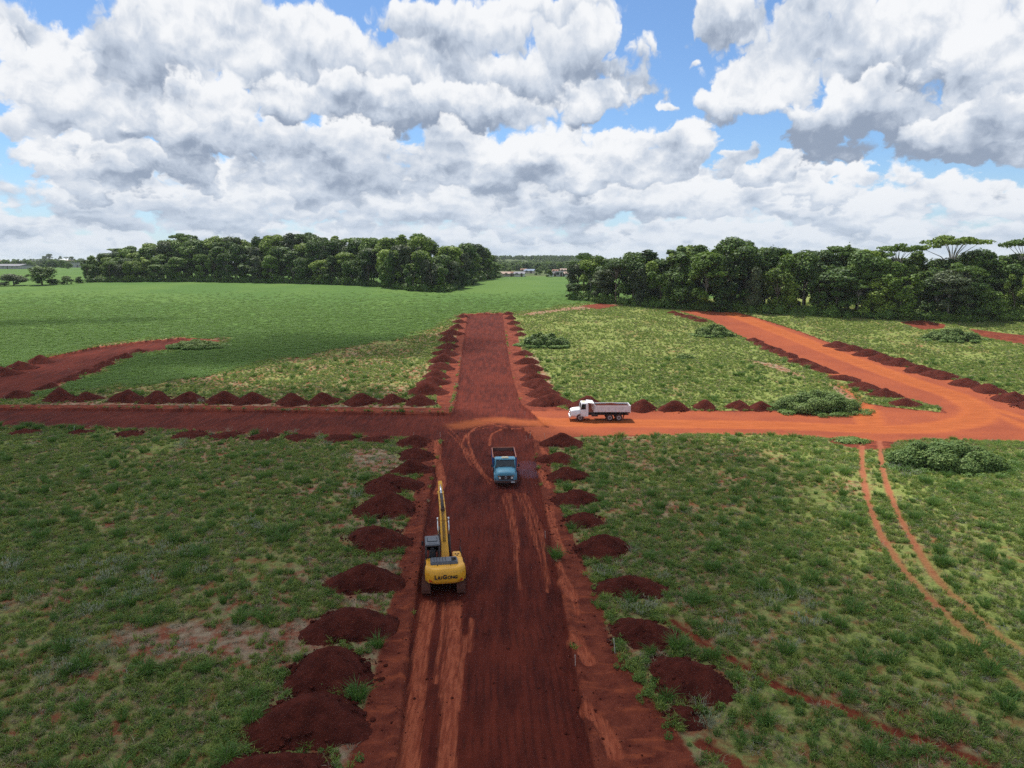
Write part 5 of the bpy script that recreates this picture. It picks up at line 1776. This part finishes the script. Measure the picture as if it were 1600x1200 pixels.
# foot of the front row and the skyline of each wood, as seen from the camera
LW_FOOT = [(130,441),(300,440),(480,443),(590,447),(650,455),(700,456),(725,448),(750,438),(778,434)]
LW_TOP = [(130,408),(150,397),(200,386),(290,370),(400,371),(470,368),(560,374),(655,370),(690,384),(745,381),(765,395),(785,415)]
RW_FOOT = [(890,468),(950,474),(1000,479),(1100,485),(1200,490),(1300,495),(1400,498),(1500,502),(1600,500),(1760,500)]
RW_TOP = [(890,425),(905,402),(930,400),(1000,394),(1060,386),(1105,384),(1140,376),(1180,382),(1240,392),(1290,386),(1340,388),(1400,394),(1440,392),(1480,394),(1520,390),(1560,396),(1600,394),(1760,388)]
def wood(foot, top, x0, x1, rows, step, side, hr, group):
    for r_ in range(rows):
        xs = []
        x = x0 + (r_ % 2) * step * 0.5
        while x < x1:
            xs.append(x + rngp.normal(0, step * 0.18)); x += step
        cnt = {}
        for px in xs:
            fx_, fy_ = ground_at(px, interp(foot, px))
            k = 1 + (r_ * 6.0 + rngp.random() * 3.0) / fy_
            x_, y_ = fx_ * k, fy_ * k
            dep = y_ * _CP + (CAM_H - gz(x_, y_)) * _SP
            toppx = interp(top, px)
            zt = CAM_H + dep * (-_SP + (600 - toppx) / F_PX * _CP)
            full = zt - gz(x_, y_)
            frac = 1.02 * min(1.04, (hr[r_] + rngp.normal(0, 0.10 if r_ < rows - 1 else 0.055)))
            h = max(4.0, full * frac)
            kk = rngp.random()
            if r_ == 0: kind = 'vine' if kk < 0.34 else ('bushy' if kk < 0.50 else ('round' if kk < 0.76 else ('tall' if kk < 0.90 else 'umbrella')))
            elif r_ < rows - 1: kind = 'round' if kk < 0.5 else ('vine' if kk < 0.75 else 'tall')
            else: kind = 'round' if kk < 0.78 else ('umbrella' if kk < 0.90 else 'tall')
            tone = int(rngp.choice(4, p=[0.34, 0.34, 0.20, 0.12]))
            rowtxt = ('front row', 'second row', 'third row', 'back row')[min(r_, 3)] if rows == 4 else ('front row', 'second row', 'third row', 'fourth row', 'back row')[r_]
            c_ = (kind, tone); cnt[c_] = cnt.get(c_, 0) + 1
            lab = f"{TONE_TXT[tone]} {KIND_TXT[kind]} tree, {ordinal(cnt[c_])} such from left in {rowtxt} of {side} wood"
            wd = {'vine': 1.0, 'bushy': 0.95, 'round': 1.12, 'tall': 1.25, 'umbrella': (0.8 if r_ == 0 else 1.15)}[kind] * (0.9 + 0.3 * rngp.random()) * (20 / h) ** 0.5
            put_tree(x_, y_, h, kind, tone, lab, group, wd, pale=(r_ < 2 and rngp.random() < 0.4))
wood(LW_FOOT, LW_TOP, 142, 776, 5, 24, 'left', [0.62, 0.78, 0.90, 0.98, 1.0], 'trees of the left wood')
wood(RW_FOOT, RW_TOP, 900, 1760, 4, 34, 'right', [0.66, 0.84, 0.95, 1.0], 'trees of the right wood')
# single trees that stand out
def solo(px, foot, toppx, kind, tone, label, wide, back=0.0, pale=True):
    fx_, fy_ = ground_at(px, foot)
    k = 1 + back / fy_; x_, y_ = fx_ * k, fy_ * k
    dep = y_ * _CP + (CAM_H - gz(x_, y_)) * _SP
    zt = CAM_H + dep * (-_SP + (600 - toppx) / F_PX * _CP)
    put_tree(x_, y_, zt - gz(x_, y_), kind, tone, label, None, wide, pale=pale)
solo(1478, 499, 364, 'umbrella', 2, 'tall umbrella tree with a wide spreading top rising over the right wood', 1.25, 12)
solo(1590, 499, 368, 'umbrella', 0, 'dark flat topped tree at the right end of the skyline', 1.0, 10)
solo(1395, 497, 377, 'umbrella', 1, 'flat topped pale trunked tree over the middle of the right wood', 1.0, 14)
solo(1506, 498, 412, 'umbrella', 1, 'tree with a bare pale trunk in front of the right wood', 0.9, -2.0)
solo(1140, 487, 367, 'round', 1, 'highest round crowned tree on the skyline of the right wood', 1.25, 14, False)
solo(912, 468, 392, 'umbrella', 0, 'thin crowned tree at the left tip of the right wood', 0.75, 4)
solo(288, 440, 363, 'umbrella', 1, 'small flat topped tree above the skyline of the left wood', 0.8, 20)
solo(480, 443, 361, 'umbrella', 0, 'dark flat topped tree on the top of the left wood', 0.9, 22)
solo(655, 455, 362, 'round', 1, 'high pointed crown above the right half of the left wood', 0.8, 24, False)
solo(762, 437, 402, 'round', 1, 'rounded tree at the right end of the left wood', 1.2, 2, False)
for (px, ft, tp, tn, wd, lab) in ((22, 447, 424, 3, 2.6, 'dusty green bushy tree at the left edge of the crop field'), (66, 446, 411, 1, 2.3, 'big round bushy tree left of the left wood'),
      (105, 445, 428, 1, 1.9, 'smaller bushy tree beside the gap in the field'), (124, 443, 430, 0, 1.6, 'smallest bushy tree next to the left wood')):
    solo(px, ft, tp, 'bushy', tn, lab, wd, 3, False)
# undergrowth at the feet of the woods
def undergrowth(foot, x0, x1, name, label, hmax):
    lobes = []
    x = x0
    while x < x1:
        fx_, fy_ = ground_at(x, interp(foot, x))
        for q in range(2):
            k = 1 + (rngp.random() * 5 - 1.2) / fy_
            s = 0.8 + 1.6 * rngp.random() ** 2
            lobes.append((fx_ * k + rngp.normal(0, .6), fy_ * k, gz(fx_, fy_) + s * 0.5, s * 1.2, s, s * (0.7 + 0.7 * rngp.random()) * hmax))
        x += 4.5 * 240 / fy_ * 0.8
    me = cloud_mesh(name, TREE_MATS[1], lobes, 26000, 0.42, core=0.7, up=0.5)
    o = bpy.data.objects.new(name, me); COL.objects.link(o)
    tag(o, label, kind='stuff')
undergrowth(LW_FOOT, 138, 778, 'undergrowth', 'tangled undergrowth at the foot of the left wood', 1.0)
undergrowth(RW_FOOT, 893, 1760, 'undergrowth', 'tangled undergrowth at the foot of the right wood', 1.1)
# ------------------------------------------------------------------ town beyond the fields
def wallmat(name, c):
    return paint(name, c, 0.85, dirt=0.15, dirtcol=(0.25, 0.18, 0.14), scale=0.5, spec=0.15)
WM = {'white': wallmat('white_render', (0.72, 0.71, 0.68)), 'pink': wallmat('pink_render', (0.48, 0.41, 0.37)), 'grey': wallmat('grey_render', (0.42, 0.41, 0.41)), 'cream': wallmat('cream_render', (0.62, 0.54, 0.42)), 'brick': wallmat('brick_wall', (0.36, 0.19, 0.13))}
RM = {'grey': wallmat('grey_sheet_roof', (0.22, 0.22, 0.24)), 'orange': wallmat('clay_tile_roof', (0.36, 0.27, 0.22)), 'white': wallmat('white_sheet_roof', (0.80, 0.80, 0.78)), 'blue': wallmat('blue_sheet_roof', (0.20, 0.25, 0.33)), 'brown': wallmat('brown_tile_roof', (0.24, 0.14, 0.10)), 'dark': wallmat('weathered_roof', (0.12, 0.12, 0.13))}
def house(px, py, wpx, hpx, wall, roof, label, deep=9.0, flat=False, dist=None, rz=0.0):
    if dist is None:
        x, y = ground_at(px, py); z = gz(x, y)
    else:
        y = dist; x = (px - 800) / F_PX * y * 0.986
        z = gz(x, y)
    dep = y * _CP + (CAM_H - z) * _SP
    w = wpx * dep / F_PX; h = max(hpx * dep / F_PX, 2.5)
    root = empty('house', (x, y, z), rz, label, 'house', 'houses of the town')
    hw = h * (0.62 if not flat else 1.0)
    MB().box((0, 0, hw / 2 - 1.0), (w, deep, hw + 2.0)).build('wall', WM[wall], root)
    if flat:
        MB().box((0, 0, hw + 0.12), (w + 0.5, deep + 0.5, 0.35), bev=0.05).build('roof', RM[roof], root)
    else:
        o = 0.5
        m = MB()
        m.prism([(-deep / 2 - o, hw - 0.15), (0, h), (deep / 2 + o, hw - 0.15), (deep / 2 + o, hw + 0.1), (0, h + 0.25), (-deep / 2 - o, hw + 0.1)], -w / 2 - o, w / 2 + o, 'x')
        m.prism([(-deep / 2, hw), (0, h), (deep / 2, hw)], -w / 2 + 0.05, w / 2 - 0.05, 'x')
        m.build('roof', RM[roof], root)
    nwin = max(2, int(w / 4))
    floors = max(1, int(hw / 3.2))
    for f in range(floors):
        for k in range(nwin):
            xx = -w / 2 + w * (k + 0.5) / nwin
            if f == 0 and k == nwin // 2:
                MB().box((xx, -deep / 2 - 0.03, 1.05), (1.0, 0.08, 2.1)).build('door', M_DARK, root)
            else:
                MB().box((xx, -deep / 2 - 0.03, 1.6 + f * 3.0), (1.4, 0.08, 1.1)).build('window', M_GLASS, root)
HS = [
 (20,420,52,7,'grey','grey','long grey roofed house at the left edge of the far town',14,False),
 (37,416,16,7,'cream','orange','house with a pale orange roof at the left of the town',9,False),
 (4,415,10,8,'brick','orange','brick house half cut off at the left edge',9,False),
 (30,412,8,5,'white','white','small white roofed hut among the left houses',7,False),
 (80,414,8,5,'white','white','left of the two bright white roofed sheds',8,False),
 (90,417,10,6,'grey','white','right of the two bright white roofed sheds',8,False),
 (123,418,16,7,'grey','grey','grey building next to the left wood',12,True),
 (110,413,14,6,'brick','brown','brown roofed house behind the bushy trees',10,False),
 (8,406,10,6,'grey','blue','bluish block on the left skyline',14,True),
 (56,412,12,5,'white','grey','white house with a grey roof under the left skyline',8,False),
 (64,408,9,4,'cream','white','cream house with a pale roof on the left skyline',8,False),
 (46,410,10,4,'white','orange','white house beside the radio mast',8,False),
 (14,408,12,4,'white','grey','pale house on the left skyline near the frame edge',8,False),
 (101,410,12,5,'cream','white','pale roofed house between the bushes and the left wood',8,False),
 (791,432,17,6,'pink','orange','pink walled house with an orange roof at the end of the field',10,False),
 (803,432,8,4,'cream','brown','small cream house beside the pink walled house',8,False),
 (812,432,15,5,'white','grey','low house with a pale grey roof at the field edge',12,False),
 (828,427,14,6,'cream','blue','house with a blue roof in the middle of the gap',10,False),
 (818,425,8,4,'pink','brown','small pink house above the grey roofed one',8,False),
 (851,420,9,4,'cream','brown','cream house on the wooded hillside',9,False),
 (862,432,10,4,'white','dark','white walled house with a dark roof by the field edge',9,False),
 (873,432,11,5,'grey','grey','grey two storey house by the field edge',9,True),
 (884,432,9,4,'white','orange','small white house nearest the right wood',8,False),
 (868,427,8,4,'grey','brown','brown roofed house behind the grey one',8,False),
 (880,425,9,4,'pink','orange','pink house on the slope left of the right wood',8,False),
 (893,427,10,4,'cream','grey','cream house partly behind the tip of the right wood',8,False),
 (896,421,8,3,'white','white','white roofed shed high on the slope',8,False),
 (884,421,6,3,'white','grey','tiny white house on the slope',8,False),
 (850,415,16,3,'white','white','long white warehouse on the top of the hill',16,True),
]
for i, (a, b, w_, h_, wl, rf, lab, dp, fl) in enumerate(HS):
    house(a, b, w_, h_, wl, rf, lab, dp, fl, rz=random.uniform(-0.3, 0.3))
# mast on the left skyline
x, y = ground_at(47, 414)
mt = MB().cyl((0, 0, -1), (0, 0, 14), 0.25, 6, 0.08); mt.box((0, 0, 12), (1.6, 0.3, 0.3))
o = mt.build('radio_mast', M_RIM); o.location = (x, y, gz(x, y)); tag(o, 'thin radio mast standing above the left houses', 'mast')
# distant trees between the houses: things one can tell apart
FT = [(70,410,398,1,'bushy'),(78,410,396,0,'round'),(95,409,399,0,'bushy'),(104,412,401,1,'umbrella'),(112,411,400,0,'round'),(27,408,403,1,'bushy'),(44,409,404,0,'round'),(56,411,404,2,'bushy'),(12,413,406,2,'bushy'),
      (108,420,408,1,'bushy'),(785,424,414,1,'bushy'),(795,428,418,2,'bushy'),(842,430,421,1,'bushy'),(855,428,419,0,'bushy'),(858,433,428,2,'bushy'),(877,422,415,0,'round'),(838,424,412,0,'tall'),(815,417,409,0,'tall'),(822,417,410,0,'tall'),(840,418,411,0,'round'),
      (856,418,412,1,'round'),(874,418,412,0,'round'),(890,416,412,1,'bushy'),(900,418,411,0,'bushy')]
for i, (px, ft, tp, tn, kd) in enumerate(FT):
    x_, y_ = ground_at(px, ft)
    dep = y_ * _CP + (CAM_H - gz(x_, y_)) * _SP
    h = max(5.0, (ft - tp) * dep / F_PX)
    side = 'town at the left edge' if px < 200 else 'town between the woods'
    lst = [f for f in FT[:i + 1] if (f[0] < 200) == (px < 200)]
    put_tree(x_, y_, h, kd, tn, f"small far {KIND_TXT[kd]} tree, {ordinal(len(lst))} in the {side}", 'far trees among the houses', 1.3)
# wooded hillside that reads as one mass
P_ = []
for _ in range(2300):
    px = rngp.uniform(770, 915) if rngp.random() < 0.62 else rngp.uniform(-150, 140)
    yy = rngp.uniform(640, 1900)
    xx = (px - 800) / F_PX * yy
    P_.append((xx, yy))
for _ in range(2200):
    yy = rngp.uniform(1300, 3600); P_.append((rngp.uniform(-1.1, 1.1) * yy, yy))
P_ = np.array(P_)
msk = fbm(P_[:, 0], P_[:, 1], 0.004, 3, 90) + 0.12 > 0
P_ = P_[msk]
cm = [tone_mesh(PROTO['bushy'][i][1], t) for i, t in ((0, 0), (1, 1), (0, 1))]
scatter('far_woodland', 'hazy wooded hillside and trees beyond the town', cm, np.column_stack([P_, terrain(P_[:, 0], P_[:, 1]) - 2.0]), 0.28 + 0.3 * rngp.random(len(P_)))
# ------------------------------------------------------------------ low clouds overhead, drifting above the field: their shade lies on the near ground
CLOUD_ALT = 420.0
def cloud(name, spots, density, label, lump=7.0, vox=5.0):
    """spots: (x, y, rx, ry, thickness) of the patches of shade below the puffs"""
    bm = bmesh.new()
    for (x, y, rx, ry, th) in spots:
        k = (CLOUD_ALT - gz(x, y)) / SUN_DIR.z
        c = Vector((x, y, gz(x, y))) + SUN_DIR * k
        b2 = bmesh.new(); bmesh.ops.create_icosphere(b2, subdivisions=3, radius=1.0)
        for v in b2.verts:
            z = v.co.z * th * (1.0 if v.co.z > 0 else 0.45)
            v.co = Vector((v.co.x * rx, v.co.y * ry, z)) + c
        me = bpy.data.meshes.new('tmp'); b2.to_mesh(me); b2.free(); bm.from_mesh(me); bpy.data.meshes.remove(me)
    me = bpy.data.meshes.new(name); bm.to_mesh(me); bm.free()
    o = bpy.data.objects.new(name, me); COL.objects.link(o)
    rm = o.modifiers.new('join', 'REMESH'); rm.mode = 'VOXEL'; rm.voxel_size = vox; rm.use_smooth_shade = True
    tx = bpy.data.textures.new(name + '_billows', 'CLOUDS'); tx.noise_scale = 26.0; tx.noise_depth = 4
    dm = o.modifiers.new('billows', 'DISPLACE'); dm.texture = tx; dm.strength = lump * 2; dm.mid_level = 0.5; dm.texture_coords = 'GLOBAL'
    m = bpy.data.materials.new('cloud_vapour'); m.use_nodes = True; m.node_tree.nodes.clear()
    T = NT(m.node_tree)
    v = T.n('ShaderNodeVolumePrincipled')
    v.inputs['Color'].default_value = (0.96, 0.97, 1.0, 1)
    v.inputs['Density'].default_value = density
    v.inputs['Anisotropy'].default_value = 0.5
    out = T.n('ShaderNodeOutputMaterial'); T.t.links.new(v.outputs[0], out.inputs['Volume'])
    me.materials.append(m)
    tag(o, label, 'cloud', 'low clouds overhead')
    return o
rc = random.Random(4)
spots = [(-30, 104, 26, 12, 30), (-62, 112, 34, 14, 30), (-14, 34, 46, 46, 40), (-80, 74, 66, 46, 40), (-40, -70, 130, 90, 45), (10, 78, 22, 16, 26), (22, 12, 30, 40, 30), (-8, 92, 18, 12, 22), (-44, 112, 30, 16, 24), (-90, 122, 40, 18, 24), (30, -30, 50, 50, 40), (-20, 66, 40, 30, 40)]
for i in range(26):
    a = rc.uniform(-1.0, 2.6)
    spots.append((-14 + 52 * math.cos(a) + rc.uniform(-5, 5), 36 + 52 * math.sin(a) + rc.uniform(-5, 5), rc.uniform(5, 12), rc.uniform(5, 10), rc.uniform(6, 14)))
cloud('cloud', spots, 0.037, 'big low cumulus overhead that shades the near ground')
spots = [(-62, 152, 30, 9, 16), (-35, 160, 30, 9, 18), (-80, 146, 20, 7, 9), (-20, 168, 20, 6, 10), (-55, 170, 24, 6, 9)]
cloud('cloud', spots, 0.055, 'small thin cloud overhead that shades part of the crop field', 3.0, 3.0)
spots = [(-140, 188, 26, 4, 8), (-118, 192, 20, 4, 7), (-100, 196, 12, 3, 6)]
cloud('cloud', spots, 0.075, 'shred of cloud overhead that shades a streak of the crop field', 2.0, 2.0)

# ------------------------------------------------------------------ thin air haze round the whole place
hb = MB().box((0, 4200, 22.5), (14400, 10400, 81.0)).build('haze', bpy.data.materials.new('air'), None)
m = hb.data.materials[0]; m.use_nodes = True; m.node_tree.nodes.clear()
T = NT(m.node_tree)
v = T.n('ShaderNodeVolumePrincipled')
v.inputs['Color'].default_value = (0.84, 0.92, 1.0, 1)
v.inputs['Density'].default_value = 0.00008
v.inputs['Anisotropy'].default_value = 0.2
out = T.n('ShaderNodeOutputMaterial'); T.t.links.new(v.outputs[0], out.inputs['Volume'])
tag(hb, 'thin pale haze that fades the far hills', kind='stuff')

# ------------------------------------------------------------------ exhaust smoke beside the blue truck
b2 = bmesh.new(); bmesh.ops.create_icosphere(b2, subdivisions=3, radius=1.0)
for q in b2.verts:
    n3 = fbm(q.co.x * 1.3 + 5 + q.co.z, q.co.y * 1.3 + q.co.z, 1.0, 3, 3)
    q.co = Vector((q.co.x * 1.5, q.co.y * 2.4, q.co.z * 0.75)) * (1 + 0.9 * float(n3))
me = bpy.data.meshes.new('exhaust_smoke'); b2.to_mesh(me); b2.free()
o = bpy.data.objects.new('exhaust_smoke', me); COL.objects.link(o)
o.location = (bx_ + 2.3, by_ - 0.5, bz + 0.95)
m = bpy.data.materials.new('blue_smoke'); m.use_nodes = True; m.node_tree.nodes.clear()
T = NT(m.node_tree)
v = T.n('ShaderNodeVolumePrincipled'); v.inputs['Color'].default_value = (0.50, 0.60, 0.95, 1); v.inputs['Density'].default_value = 0.028
out = T.n('ShaderNodeOutputMaterial'); T.t.links.new(v.outputs[0], out.inputs['Volume'])
me.materials.append(m)
tag(o, 'faint bluish exhaust smoke beside the blue truck', kind='stuff')
